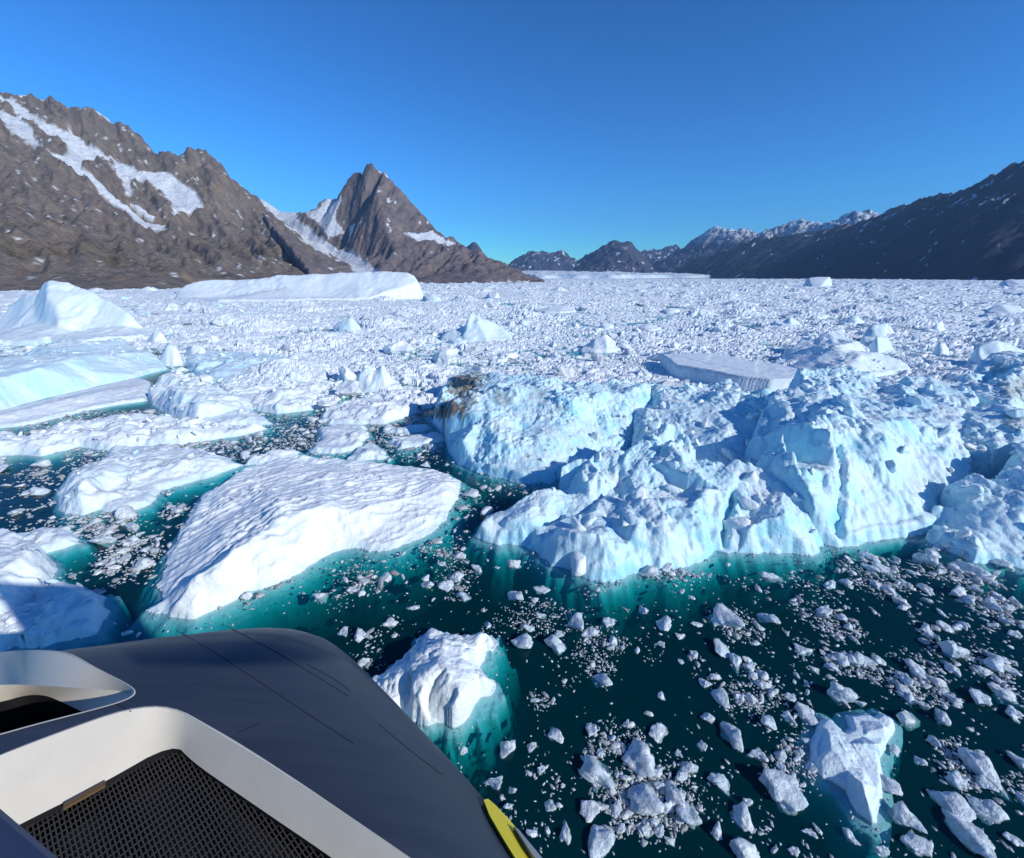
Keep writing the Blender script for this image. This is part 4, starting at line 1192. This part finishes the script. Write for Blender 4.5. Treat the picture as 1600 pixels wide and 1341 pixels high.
# the worn rail right under the camera
ra, rb = at_z(-260, 1040, 18.55), at_z(165, 1400, 18.55)
d = (rb - ra) / np.linalg.norm(rb - ra)
sd = np.cross(d, (0, 0, 1.0)); sd = sd / np.linalg.norm(sd)
prof = [(0.0, -0.02), (0.012, -0.004), (0.03, 0.0), (0.30, 0.0), (0.32, -0.01), (0.33, -0.03), (0.33, -0.12), (0.0, -0.12)]
if (sd[0]) < 0 and (sd[1]) > 0:
    sd = -sd
sgn = 1.0 if (sd @ np.array([-1, -1, 0])) > 0 else -1.0
V = []
for q in (ra - d * 0.4, rb + d * 0.6):
    V += [q + sd * sgn * u + np.array([0, 0, v]) for u, v in prof]
k = len(prof)
plain('rail', V, [(i, (i + 1) % k, k + (i + 1) % k, k + i) for i in range(k)] + [tuple(range(k)), tuple(range(k, 2 * k))[::-1]], RAIL, ship)
# unseen upper works behind the camera, wing added to shade ice beyond the bow
def shadow_deckhouse():
    V, Fs = [], []

    def prism(foot, z0, z1):
        b, n_ = len(V), len(foot)
        V.extend([(x, y, z) for z in (z0, z1) for x, y in foot])
        Fs.extend([tuple(b + i for i in range(n_))[::-1], tuple(b + n_ + i for i in range(n_))])
        Fs.extend([(b + i, b + (i + 1) % n_, b + n_ + (i + 1) % n_, b + n_ + i) for i in range(n_)])
    prism([(3.4, -0.4), (5.2, -1.5), (11.5, -1.5), (11.5, -0.4)], 20.4, 23.0)
    prism([(3.2, -0.3), (5.2, -1.6), (11.8, -1.6), (11.8, -0.3)], 23.0, 23.5)
    prism([(10.6, -1.5), (11.5, -1.5), (11.5, -0.4), (10.6, -0.4)], 4, 20.4)
    prism([(-20, -26), (3.3, -26), (3.3, -3.5), (-20, -3.5)], 4, 15.5)
    plain('shadow_deckhouse', V, Fs, FRAME, ship)


shadow_deckhouse()
# wooden trim bits along the far edge of the grille
tr_a, tr_b = on_hull(100, 1262, -0.54), on_hull(165, 1226, -0.54)
dd = (tr_b - tr_a)
sd2 = np.cross(dd / np.linalg.norm(dd), (0, 0, 1.0)) * 0.05
V = [tr_a - sd2, tr_b - sd2, tr_b + sd2, tr_a + sd2]
V += [v + np.array([0, 0, 0.035]) for v in V]
plain('wood_trim', V, [(0, 1, 2, 3), (7, 6, 5, 4), (0, 4, 5, 1), (1, 5, 6, 2), (2, 6, 7, 3), (3, 7, 4, 0)], BRASS, fr1)
LAND.append(('the ship bow', 600.0, 1130.0))
LAND.append(('the yellow hull marking', 790.0, 1300.0))

# ------------------------------------------------------------------ pack ice
PACK_EDGE = [(-400, 575), (0, 560), (230, 548), (262, 575), (290, 604), (345, 616), (420, 642), (470, 634), (500, 640), (560, 657), (640, 652), (668, 642), (700, 640), (760, 640), (1000, 640), (1250, 640), (1700, 620), (2000, 600), (2000, 400), (-400, 400)]


def pack_height(X, Y):
    r = np.hypot(X, Y)
    f1, f2, o, tilt, _ = voronoi(X / 5.5 + 0.4 * noise2(X / 6, Y / 6, 1), Y / 5.5 + 0.4 * noise2(X / 6, Y / 6, 2), 900)
    g1, g2, p, tl2, _ = voronoi(X / 1.9 + 0.3 * noise2(X / 2, Y / 2, 3), Y / 1.9, 910)
    b1, b2, q, tl3, _ = voronoi(X / 26, Y / 26, 920)
    dens = fbm(X / 45, Y / 45, 3, 930)
    P1, P2, po, pt_, _ = voronoi(X / 17 + 0.5 * noise2(X / 15, Y / 15, 5), Y / 17, 925)
    am = 0.30 + 1.0 * sstep(-0.15, 0.45, fbm(X / 38, Y / 38, 3, 935))
    h = 0.34 + am * (0.9 * (o ** 1.5 - 0.3) + 0.8 * tilt + 0.55 * (p - 0.45) + 0.5 * tl2) + 0.40 * dens + 0.7 * (po - 0.45) + 0.9 * pt_
    h -= 0.75 * np.exp(-((f2 - f1) / 0.07) ** 2) + 0.35 * np.exp(-((g2 - g1) / 0.12) ** 2)
    h += np.where(q > 0.72, (q - 0.72) * 15, 0) * np.clip(1 - 2.0 * b1, 0, 1) * (1 + tl3)
    h += 0.10 * fbm(X / 0.8, Y / 0.8, 3, 940)
    return h, dens


def pack():
    na, nr = 750, 510
    ang = np.linspace(R(-57), R(57), na)
    rad = np.geomspace(66, 3300, nr)
    A, Rr = np.meshgrid(ang, rad)
    A = A + (rng.random(A.shape) - 0.5) * (ang[1] - ang[0]) * 0.5
    X, Y = Rr * np.sin(A), Rr * np.cos(A)
    h, dens = pack_height(X, Y)
    far = sstep(350, 900, Rr)
    h = h * (1 + 0.5 * far) + 0.35 * far
    V0 = np.stack([X.ravel(), Y.ravel(), np.zeros(X.size)], 1)
    px, py = project(V0)
    px, py = px.reshape(X.shape), py.reshape(X.shape)
    wob = fbm(X / 12, Y / 12, 3, 950)
    inside = in_poly(px + 25 * wob, py + 12 * wob, PACK_EDGE)
    h = np.where(inside, h, -3)
    h = np.where((Y > 2600 + 0.0 * X) & (X > 0) & (X < 700), h, h)
    keep = h > -0.12
    c = np.clip(0.10 + 0.3 * fbm(X / 30, Y / 30, 3, 960), 0, 0.5)[..., None]
    C = WHITE * 0.95 * (1 - c) + np.array((0.52, 0.68, 0.76)) * c
    V = np.stack([X.ravel(), Y.ravel(), np.maximum(h, -0.6).ravel()], 1)
    V, Fc, C = compact(V, grid_faces(na, nr, keep), C.reshape(-1, 3))
    tag(obj('pack_ice', mesh_np('pack_ice', V, Fc, C, smooth=False), FAR_ICE), 'jumbled white pack ice that fills the fjord to the far shore', 'pack ice', kind='stuff')


pack()


def inside_bergs(x, y, pad=0.0):
    r = np.zeros(x.shape, bool)
    for f in FOOT:
        P = np.array(f)
        lo, hi = P.min(0) - pad, P.max(0) + pad
        m = (x > lo[0]) & (x < hi[0]) & (y > lo[1]) & (y < hi[1])
        if m.any():
            r[m] |= in_poly(x[m], y[m], f)
    return r


# bergs locked in the pack
LOCKED = []
for k in range(34):
    yb = float(rng.uniform(456, 575))
    x0 = float(rng.uniform(20, 1560))
    wd = float(rng.uniform(16, 50)) * (0.5 + (yb - 440) / 150)
    c_ = at_z(x0 + wd / 2, yb - 4, 0)
    if yb > 505 and x0 < 430 or inside_bergs(np.array([c_[0]]), np.array([c_[1]]), 3)[0] or yb > 540 and x0 > 640:
        continue
    ht = wd * float(rng.uniform(0.18, 0.5))
    kp = int(rng.integers(3, 6))
    pk = [(x0 + wd * (0.08 + 0.84 * i / (kp - 1)), yb - 2 - ht * (0.35 + 0.65 * float(rng.random())) * (0.55 if i in (0, kp - 1) else 1)) for i in range(kp)]
    m_ = (at_z(x0 + wd, yb, 0)[0] - at_z(x0, yb, 0)[0])
    o = block('iceberg', None, 'iceberg', x0, x0 + wd, yb, pk, m_ * float(rng.uniform(0.5, 0.9)), rough=float(rng.uniform(0.2, 0.7)), blue=float(rng.choice([0.02, 0.1, 0.35])), group='small bergs locked in the pack', fine=0.25, over=0.3, lump=float(rng.uniform(0, 0.5)))
    LOCKED.append((o, x0 + wd / 2, yb - ht / 2, wd))

# ------------------------------------------------------------------ loose ice
def chunk_shape(seed, sub, knob=0.12):
    r = np.random.default_rng(seed)
    bm = bmesh.new()
    bmesh.ops.create_icosphere(bm, subdivisions=sub, radius=1)
    V = np.array([v.co[:] for v in bm.verts])
    Fc = np.array([[v.index for v in f.verts] for f in bm.faces])
    bm.free()
    k = r.integers(9, 15)
    Nn = r.normal(size=(k, 3)); Nn /= np.linalg.norm(Nn, axis=1)[:, None]
    D = r.uniform(0.45, 1.0, k)
    dots = V @ Nn.T
    rr = np.where(dots > 0.05, D / np.maximum(dots, 0.05), 9)
    p = 26.0
    rad = (np.sum(rr ** -p, 1)) ** (-1 / p)
    rad = np.minimum(rad, 1.35)
    P = V * rad[:, None]
    if sub >= 2:
        q = P * 1.7 + seed
        P *= (1 + 1.3 * knob * noise3(q[:, 0], q[:, 1], q[:, 2], seed) + knob * 0.55 * noise3(q[:, 0] * 2.7, q[:, 1] * 2.7, q[:, 2] * 2.7, seed + 1) + (knob * 0.3 * noise3(q[:, 0] * 7, q[:, 1] * 7, q[:, 2] * 7, seed + 2) if sub > 3 else 0))[:, None]
    P *= np.array([r.uniform(0.85, 1.2), r.uniform(0.6, 0.95), r.uniform(0.5, 0.8)])
    P /= np.ptp(P[:, 0])                                 # unit length along x
    return P, Fc


def chunk_tint(P, seed, blue):
    n = noise3(P[:, 0] * 4, P[:, 1] * 4, P[:, 2] * 4, seed)
    b = np.clip(blue + 0.25 * n, 0, 1)[:, None]
    return np.array((0.80, 0.84, 0.88)) * (1 - b) + np.array((0.50, 0.68, 0.78)) * b


HI = []
for i in range(22):
    P, Fc = chunk_shape(500 + i, 4, 0.2)
    HI.append(mesh_np('ice_chunk', P, Fc, chunk_tint(P, i, rng.uniform(0.05, 0.5))))
    HI[-1].materials.append(CHUNK)
MID = [chunk_shape(700 + i, 2, 0.2) for i in range(14)]
LOW = [chunk_shape(800 + i, 1) for i in range(14)]


def oct_shape(seed):
    r = np.random.default_rng(seed)
    V = np.array([(0, 0, 1), (1, 0, 0), (0.3, 0.95, 0), (-0.8, 0.6, 0), (-0.8, -0.6, 0), (0.3, -0.95, 0), (0, 0, -1)], float)
    V = V * r.uniform(0.7, 1.25, (7, 1)) + r.normal(size=(7, 3)) * 0.1
    V *= np.array([0.5, 0.38, 0.32])
    Fc = np.array([(0, 1, 2), (0, 2, 3), (0, 3, 4), (0, 4, 5), (0, 5, 1), (6, 2, 1), (6, 3, 2), (6, 4, 3), (6, 5, 4), (6, 1, 5)])
    return V, Fc


TINY = [oct_shape(i) for i in range(24)]


def px_scale(px, py):
    p = at_z(px, py, 0)
    return (p[1] * CP - (p[2] - CAM_Z) * SP) / F_PX      # metres for one photo pixel at that spot


class Stuff:
    def __init__(self):
        self.V, self.F, self.C, self.n = [], [], [], 0

    def add(self, shape, loc, size, rz, zs, tint, sink=0.25, stretch=1.0):
        P, Fc = shape
        c, s_ = math.cos(rz), math.sin(rz)
        Q = P * np.array([size * stretch, size, size * zs])
        Q = np.column_stack([Q[:, 0] * c - Q[:, 1] * s_, Q[:, 0] * s_ + Q[:, 1] * c, Q[:, 2]])
        zmin, zmax = Q[:, 2].min(), Q[:, 2].max()
        Q += np.array([loc[0], loc[1], loc[2] - zmin - (zmax - zmin) * sink])
        self.V.append(Q); self.F.append(Fc + self.n); self.n += len(Q)
        self.C.append(np.broadcast_to(tint, (len(Q), 3)))

    def build(self, name, mat, smooth=False):
        return obj(name, mesh_np(name, np.vstack(self.V), np.vstack(self.F), np.vstack(self.C), smooth), mat)


KNOWN = [(1006, 955, 18, 27), (1039, 976, 28, 25), (1133, 970, 48, 42), (1087, 976, 24, 15), (1200, 967, 30, 21), (1062, 995, 18, 13), (1033, 1007, 16, 16), (1126, 1015, 31, 28), (1148, 1036, 22, 18), (1083, 1025, 15, 18),
         (1063, 1033, 12, 12), (1033, 1088, 13, 19), (1099, 1070, 15, 18), (1126, 1092, 31, 34), (1154, 1091, 22, 19), (1193, 1057, 16, 19), (1105, 1122, 24, 15), (872, 1151, 30, 36), (923, 1143, 22, 31), (979, 1131, 16, 24),
         (1027, 1146, 42, 45), (831, 1167, 22, 18), (931, 1209, 66, 78), (1003, 1188, 62, 42), (1060, 1179, 13, 13), (1098, 1167, 19, 24), (1144, 1149, 36, 36), (1183, 1179, 33, 33), (921, 1267, 39, 42), (1009, 1254, 58, 50),
         (1051, 1236, 34, 36), (1075, 1272, 42, 50), (1126, 1227, 40, 38), (1159, 1278, 37, 56), (1219, 1227, 64, 58), (935, 1317, 50, 55), (1008, 1299, 24, 27), (1120, 1302, 24, 27), (1163, 1335, 50, 28), (1044, 1314, 20, 15),
         (970, 1296, 13, 36), (879, 1229, 10, 22), (833, 1302, 24, 24), (793, 1170, 34, 33), (866, 1009, 42, 36), (819, 1006, 42, 24), (902, 976, 32, 32), (920, 1004, 10, 24), (940, 1063, 30, 27), (1253, 1016, 30, 21), (1285, 1020, 13, 12),
         (1434, 1048, 36, 28), (1486, 1043, 22, 16), (1310, 1090, 45, 16), (1301, 1045, 20, 18), (1192, 1057, 18, 20), (1258, 1113, 30, 34), (1201, 1130, 33, 27), (1416, 1122, 54, 36), (1473, 1125, 28, 24), (1415, 1084, 24, 22),
         (1564, 1084, 48, 30), (1528, 1094, 32, 28), (1581, 1115, 34, 28), (1398, 1173, 24, 26), (1489, 1257, 64, 60), (1545, 1264, 56, 48), (1512, 1308, 52, 50), (1416, 1281, 40, 34), (1437, 1323, 54, 44), (1491, 1021, 38, 18),
         (1572, 1046, 36, 22), (1584, 991, 27, 16), (1476, 982, 30, 14), (1536, 1209, 46, 36), (1377, 1333, 26, 18), (1559, 881, 30, 34), (1483, 856, 38, 22), (1512, 870, 30, 15), (1456, 866, 27, 18), (1200, 900, 40, 20), (1497, 928, 37, 20),
         (603, 903, 22, 18), (497, 931, 28, 20), (550, 922, 22, 17), (609, 975, 28, 22), (647, 950, 28, 21), (714, 903, 23, 27), (722, 931, 33, 24), (561, 995, 22, 16), (537, 989, 20, 18), (847, 922, 33, 23), (806, 934, 28, 20), (773, 1224, 37, 33),
         (725, 1174, 15, 15), (62, 771, 28, 10), (219, 886, 34, 14), (166, 846, 40, 11), (240, 862, 22, 10), (180, 888, 22, 9), (205, 828, 26, 9), (40, 865, 20, 9), (277, 797, 34, 22), (760, 800, 26, 18), (735, 772, 30, 18), (1270, 1045, 18, 14),
         (1236, 1090, 20, 15), (1345, 1100, 22, 12), (1180, 1006, 20, 14), (1220, 1180, 24, 20), (1440, 1190, 22, 16), (1460, 1160, 20, 14), (1590, 1190, 26, 18), (1580, 1310, 30, 24), (1330, 1310, 24, 18), (1265, 1300, 26, 20), (1240, 1330, 22, 18),
         (860, 1260, 20, 18), (885, 1300, 22, 20), (845, 1205, 16, 14), (690, 880, 18, 14), (665, 905, 16, 12), (770, 1005, 24, 20)]
RAFTS = [(1295, 970, 80, 30, 24), (1365, 905, 78, 30, 20), (1545, 940, 62, 24, 20), (935, 1012, 48, 52, 0), (850, 965, 75, 34, 5), (845, 1098, 29, 17, 20), (722, 785, 34, 34, 0), (712, 905, 34, 42, 20), (1010, 1245, 95, 85, 0), (1500, 1195, 60, 46, 40),
         (270, 800, 28, 18, 0), (560, 905, 60, 26, 10), (1490, 898, 80, 18, 15), (690, 860, 45, 22, 0), (1550, 1040, 60, 30, 30), (1150, 975, 60, 30, 20), (450, 690, 45, 14, 0), (130, 820, 110, 30, -10), (200, 870, 70, 40, -15), (60, 745, 50, 20, 0),
         (830, 765, 40, 10, 0), (160, 645, 90, 8, -12), (640, 690, 45, 14, 0), (1060, 900, 70, 16, 0), (960, 1160, 60, 40, 0), (1240, 1200, 50, 60, 20), (1440, 1080, 70, 30, 20), (1180, 1080, 60, 50, 30), (1330, 1040, 60, 24, 20)]
GAPS = [(1010, 1082, 62, 38), (1325, 900, 40, 10), (1385, 985, 66, 18), (650, 1005, 60, 22), (780, 915, 36, 30), (830, 1060, 46, 30), (800, 1110, 40, 40), (1060, 1030, 22, 60), (1240, 935, 40, 20), (1300, 1150, 30, 20), (1420, 1230, 25, 50), (1340, 1070, 40, 12),
        (60, 715, 60, 12), (200, 940, 50, 30), (1120, 920, 30, 10), (980, 930, 40, 16), (1100, 1200, 18, 30), (820, 1240, 20, 40)]


def ell(px, py, L):
    v = np.zeros(px.shape)
    for e in L:
        a = R(e[4]) if len(e) > 4 else 0
        dx, dy = px - e[0], py - e[1]
        u, w_ = dx * math.cos(a) + dy * math.sin(a), -dx * math.sin(a) + dy * math.cos(a)
        v = np.maximum(v, 1 - np.hypot(u / e[2], w_ / e[3]))
    return np.clip(v, 0, 1)


def hidden_by_ship(px, py):
    return (py > 1015 - px * 0.1) & (px < 520) | (py > 985 + (px - 520) * 1.1 + 12) & (px >= 520) & (px < 850)


singles = []                                             # (px, py, length m, width ratio, height)
for px, py, wpx, hpx in KNOWN:
    m = px_scale(px, py)
    p = at_z(px, py, 0)
    el = math.atan2(CAM_Z, math.hypot(p[0], p[1]))
    singles.append((px, py, wpx * m * 0.86, (hpx * m) / (wpx * m) / (0.35 + 0.65 * math.sin(el)), True))
# more loose pieces strewn over the leads
cnt = 260000
spx, spy = rng.uniform(-30, 1640, cnt), rng.uniform(640, 1380, cnt)
Pw = many_z(spx, spy)
far_w = np.clip(np.hypot(Pw[:, 0], Pw[:, 1]) / 45, 0.25, 1.2)
raft = ell(spx + 10 * fbm(Pw[:, 0] / 1.5, Pw[:, 1] / 1.5, 3, 71), spy + 10 * fbm(Pw[:, 0] / 1.5, Pw[:, 1] / 1.5, 3, 72), RAFTS)
gap = ell(spx, spy, GAPS)
clus = sstep(-0.1, 0.45, fbm(Pw[:, 0] / 3.2, Pw[:, 1] / 3.2, 4, 77))
prob = (0.022 + 0.26 * clus ** 2 + 0.6 * sstep(735, 690, spy) * (spx < 690)) * far_w * (1 - 0.93 * sstep(0.05, 0.35, gap)) + 0.5 * sstep(0.02, 0.5, raft) * (0.35 + 0.65 * sstep(-0.2, 0.2, fbm(Pw[:, 0] / 1.1, Pw[:, 1] / 1.1, 3, 78)))
okp = (rng.random(cnt) < prob) & ~inside_bergs(Pw[:, 0], Pw[:, 1]) & ~hidden_by_ship(spx, spy) & ~((spy < 660) & (spx > 660))
spx, spy, Pw, raft = spx[okp], spy[okp], Pw[okp], raft[okp]
u = rng.random(len(spx))
size = 0.09 * (1 - u * 0.9985) ** -0.42
size = np.clip(size * rng.uniform(0.8, 1.25, len(u)), 0.07, 1.15) * np.clip(np.hypot(Pw[:, 0], Pw[:, 1]) / 26, 0.75, 1.6)
scr = size * F_PX / (Pw[:, 1] * CP + CAM_Z * SP)
order = np.argsort(-scr)
n_single = 300 - len(singles) - 0
for i in order[:n_single]:
    singles.append((spx[i], spy[i], size[i], rng.uniform(0.55, 1.0), False))
brash = Stuff()
for i in order[n_single:]:
    g = rng.uniform(0.45, 1.0)
    tint = np.array((0.84, 0.89, 0.93)) * g
    sh = MID[rng.integers(len(MID))] if scr[i] > 6.5 else TINY[rng.integers(len(TINY))]
    brash.add(sh, Pw[i], size[i] * (1.0 if scr[i] > 6.5 else 1.05), rng.uniform(0, 6.3), rng.uniform(0.5, 1.0), tint, rng.uniform(0.3, 0.62), rng.uniform(1, 1.7))
tag(brash.build('brash_ice', CHUNK, True), 'small broken brash ice strewn over the open water', 'brash ice', kind='stuff')

# blocks standing in the pack: the largest as things, the rest as one mass
cnt = 16000
bpx, bpy_ = rng.uniform(-20, 1620, cnt), 441 + 200 * rng.random(cnt) ** 1.5
Pb = np.array([at_z(a, b, 0) for a, b in zip(bpx, bpy_)])
okb = in_poly(bpx, bpy_, PACK_EDGE) & ~inside_bergs(Pb[:, 0], Pb[:, 1]) & (Pb[:, 1] < 3000)
bpx, bpy_, Pb = bpx[okb], bpy_[okb], Pb[okb]
spx_b = 2.6 * (1 - rng.random(len(bpx)) * 0.9985) ** -0.42
spx_b = np.clip(spx_b, 2, 36) * np.clip((bpy_ - 405) / 110, 0.45, 1.5)
scl = np.array([px_scale(a, b) for a, b in zip(bpx, bpy_)])
size_b = np.clip(spx_b * scl, 0.4, 22)
order_b = np.argsort(-(size_b / scl))
rubble = Stuff()
n_blocks = 285
for i in order_b[n_blocks:]:
    b = rng.random() ** 2 * 0.6
    tint = (WHITE * (1 - b) + CYAN * b) * rng.uniform(0.85, 1.0)
    sh = LOW[rng.integers(len(LOW))] if size_b[i] / scl[i] > 5 else TINY[rng.integers(len(TINY))]
    rubble.add(sh, Pb[i], size_b[i], rng.uniform(0, 6.3), rng.uniform(0.5, 1.1), tint, 0.3, rng.uniform(1, 1.6))
tag(rubble.build('ice_rubble', FAR_ICE), 'countless small ice blocks jumbled over the far pack', 'ice rubble', kind='stuff')

# ------------------------------------------------------------------ single pieces and what tells them apart
ORD = ['nearest', 'second nearest', 'third nearest', 'fourth nearest', 'fifth nearest', 'sixth nearest', 'seventh nearest', 'eighth nearest', 'ninth nearest', 'tenth nearest', 'eleventh nearest', 'twelfth nearest', 'thirteenth nearest',
       'fourteenth nearest', 'fifteenth nearest', 'sixteenth nearest', 'seventeenth nearest', 'eighteenth nearest', 'nineteenth nearest', 'twentieth nearest']
TENS = {20: 'twenty', 30: 'thirty', 40: 'forty', 50: 'fifty', 60: 'sixty', 70: 'seventy', 80: 'eighty', 90: 'ninety'}
UNIT = ['first', 'second', 'third', 'fourth', 'fifth', 'sixth', 'seventh', 'eighth', 'ninth']


def ordinal(k):
    if k < 20:
        return ORD[k]
    t_, u_ = (k + 1) // 10 * 10, (k + 1) % 10
    return (TENS[t_][:-1] + 'ieth' if u_ == 0 else TENS[t_] + '-' + UNIT[u_ - 1]) + ' nearest'


def tell_apart(items, noun, words):
    """items: (object, px, py, length in photo pixels); a label from size, look and place beside a landmark."""
    by = {}
    for it in items:
        o, px, py, ln = it
        if any(abs(px - m[1]) < 1 and abs(py - m[2]) < 1 for m in LAND):
            continue
        s_, lx, ly = min(LAND, key=lambda l: math.hypot(l[1] - px, (l[2] - py) * 1.4))
        dx, dy = px - lx, py - ly
        where = ('right of' if dx > 0 else 'left of') if abs(dx) > abs(dy) else ('below' if dy > 0 else 'above')
        by.setdefault((s_, where), []).append((math.hypot(dx, dy), it))
    for (s_, where), L in by.items():
        L.sort(key=lambda e: e[0])
        for k, (_d, (o, px, py, ln)) in enumerate(L):
            o['label'] = f"{words(ln)} {noun}, {ordinal(k)} {where} {s_}"


items = []
for k, (px, py, ln, ratio, known) in enumerate(singles):
    p = at_z(px, py, 0)
    me = HI[k % len(HI)]
    o = obj('ice_chunk', me, None)
    rz = rng.uniform(-0.5, 0.5) if known else rng.uniform(0, 6.3)
    ratio = float(np.clip(ratio, 0.6, 2.0))
    zs_ = rng.uniform(0.7, 1.05)
    o.scale = (ln, ln * min(ratio, 1.35) * 1.15, ln * zs_)
    o.rotation_euler = (rng.uniform(-0.2, 0.2), rng.uniform(-0.2, 0.2), rz + (math.pi if rng.random() < 0.5 else 0))
    o.location = (p[0], p[1], 0.10 * ln * zs_ * rng.uniform(-0.6, 1.2))
    tag(o, None, 'ice chunk', 'loose ice chunks floating in the open water')
    items.append((o, px, py, ln / px_scale(px, py)))
MARKS = [('the big chunk by the hull', 931, 1209), ('the big chunk left of the heart', 1219, 1227), ('the big chunk right of the heart', 1489, 1257),
         ('the chunk between bow and heart', 1126, 1092), ('the lone chunk above the heart', 1434, 1048), ('the flat chunk off the finned berg', 1200, 900),
         ('the chunk beside the lumpy block', 866, 1009), ('the chunk under the horned shoulder', 1559, 881), ('the wide chunk at the right edge', 1564, 1084), ('the chunk before the large floe', 603, 903)]
LAND += MARKS
tell_apart(items, 'white ice chunk', lambda n: 'large' if n > 40 else 'middling' if n > 22 else 'small' if n > 13 else 'tiny')
chunk_items = items
items = []
BLK = []
for i in range(16):
    P, Fc = chunk_shape(900 + i, 3, 0.28)
    P = P * np.array([1, 1.1, 1.15])
    me = mesh_np('ice_block', P, Fc, WHITE * (1 - 0.25 * rng.random()) * np.ones((len(P), 1)), smooth=False)
    me.materials.append(FAR_ICE)
    BLK.append(me)
for k, i in enumerate(order_b[:n_blocks]):
    o = obj('ice_block', BLK[k % len(BLK)], None)
    sz = float(size_b[i])
    o.scale = (sz, sz * rng.uniform(0.7, 1.3), sz * rng.uniform(0.45, 1.0))
    o.rotation_euler = (rng.uniform(-0.3, 0.3), rng.uniform(-0.3, 0.3), rng.uniform(0, 6.3))
    o.location = (Pb[i][0], Pb[i][1], 0.12 * sz)
    tag(o, None, 'ice block', 'ice blocks standing in the pack')
    items.append((o, bpx[i], bpy_[i], sz / scl[i]))
for o, px, py, ln in chunk_items:
    for nm, mx_, my_ in MARKS:
        if abs(px - mx_) < 1 and abs(py - my_) < 1:
            o['label'] = nm[4:] + ', white and floating in dark water'
for nm, mx_, my_ in MARKS:
    LAND.remove((nm, mx_, my_))
tell_apart(LOCKED, 'berg locked in the pack', lambda n: 'broad' if n > 42 else 'compact' if n > 24 else 'little')
tell_apart(items, 'ice block in the pack', lambda n: 'larger' if n > 18 else 'smaller')
tris = sum(len(p.vertices) - 2 for m_ in bpy.data.meshes for p in m_.polygons) if False else sum(len(m_.loops) - 2 * len(m_.polygons) for m_ in bpy.data.meshes)
print('TRIANGLES', tris)

# ------------------------------------------------------------------ haze over the fjord
HAZE, t, out = new_mat('thin_air')
pv = N(t, 'ShaderNodeVolumePrincipled')
pv.inputs['Color'].default_value = (0.35, 0.62, 1.0, 1)
pv.inputs['Density'].default_value = 4.5e-5
pv.inputs['Anisotropy'].default_value = 0.0
t.links.new(pv.outputs[0], out.inputs['Volume'])
bm = bmesh.new()
bmesh.ops.create_cube(bm, size=1)
for v in bm.verts:
    v.co = Vector((v.co.x * 26000, v.co.y * 14500 + 6600, v.co.z * 1740 + 830))
me = bpy.data.meshes.new('haze'); bm.to_mesh(me); bm.free()
tag(obj('haze', me, HAZE), kind='stuff')
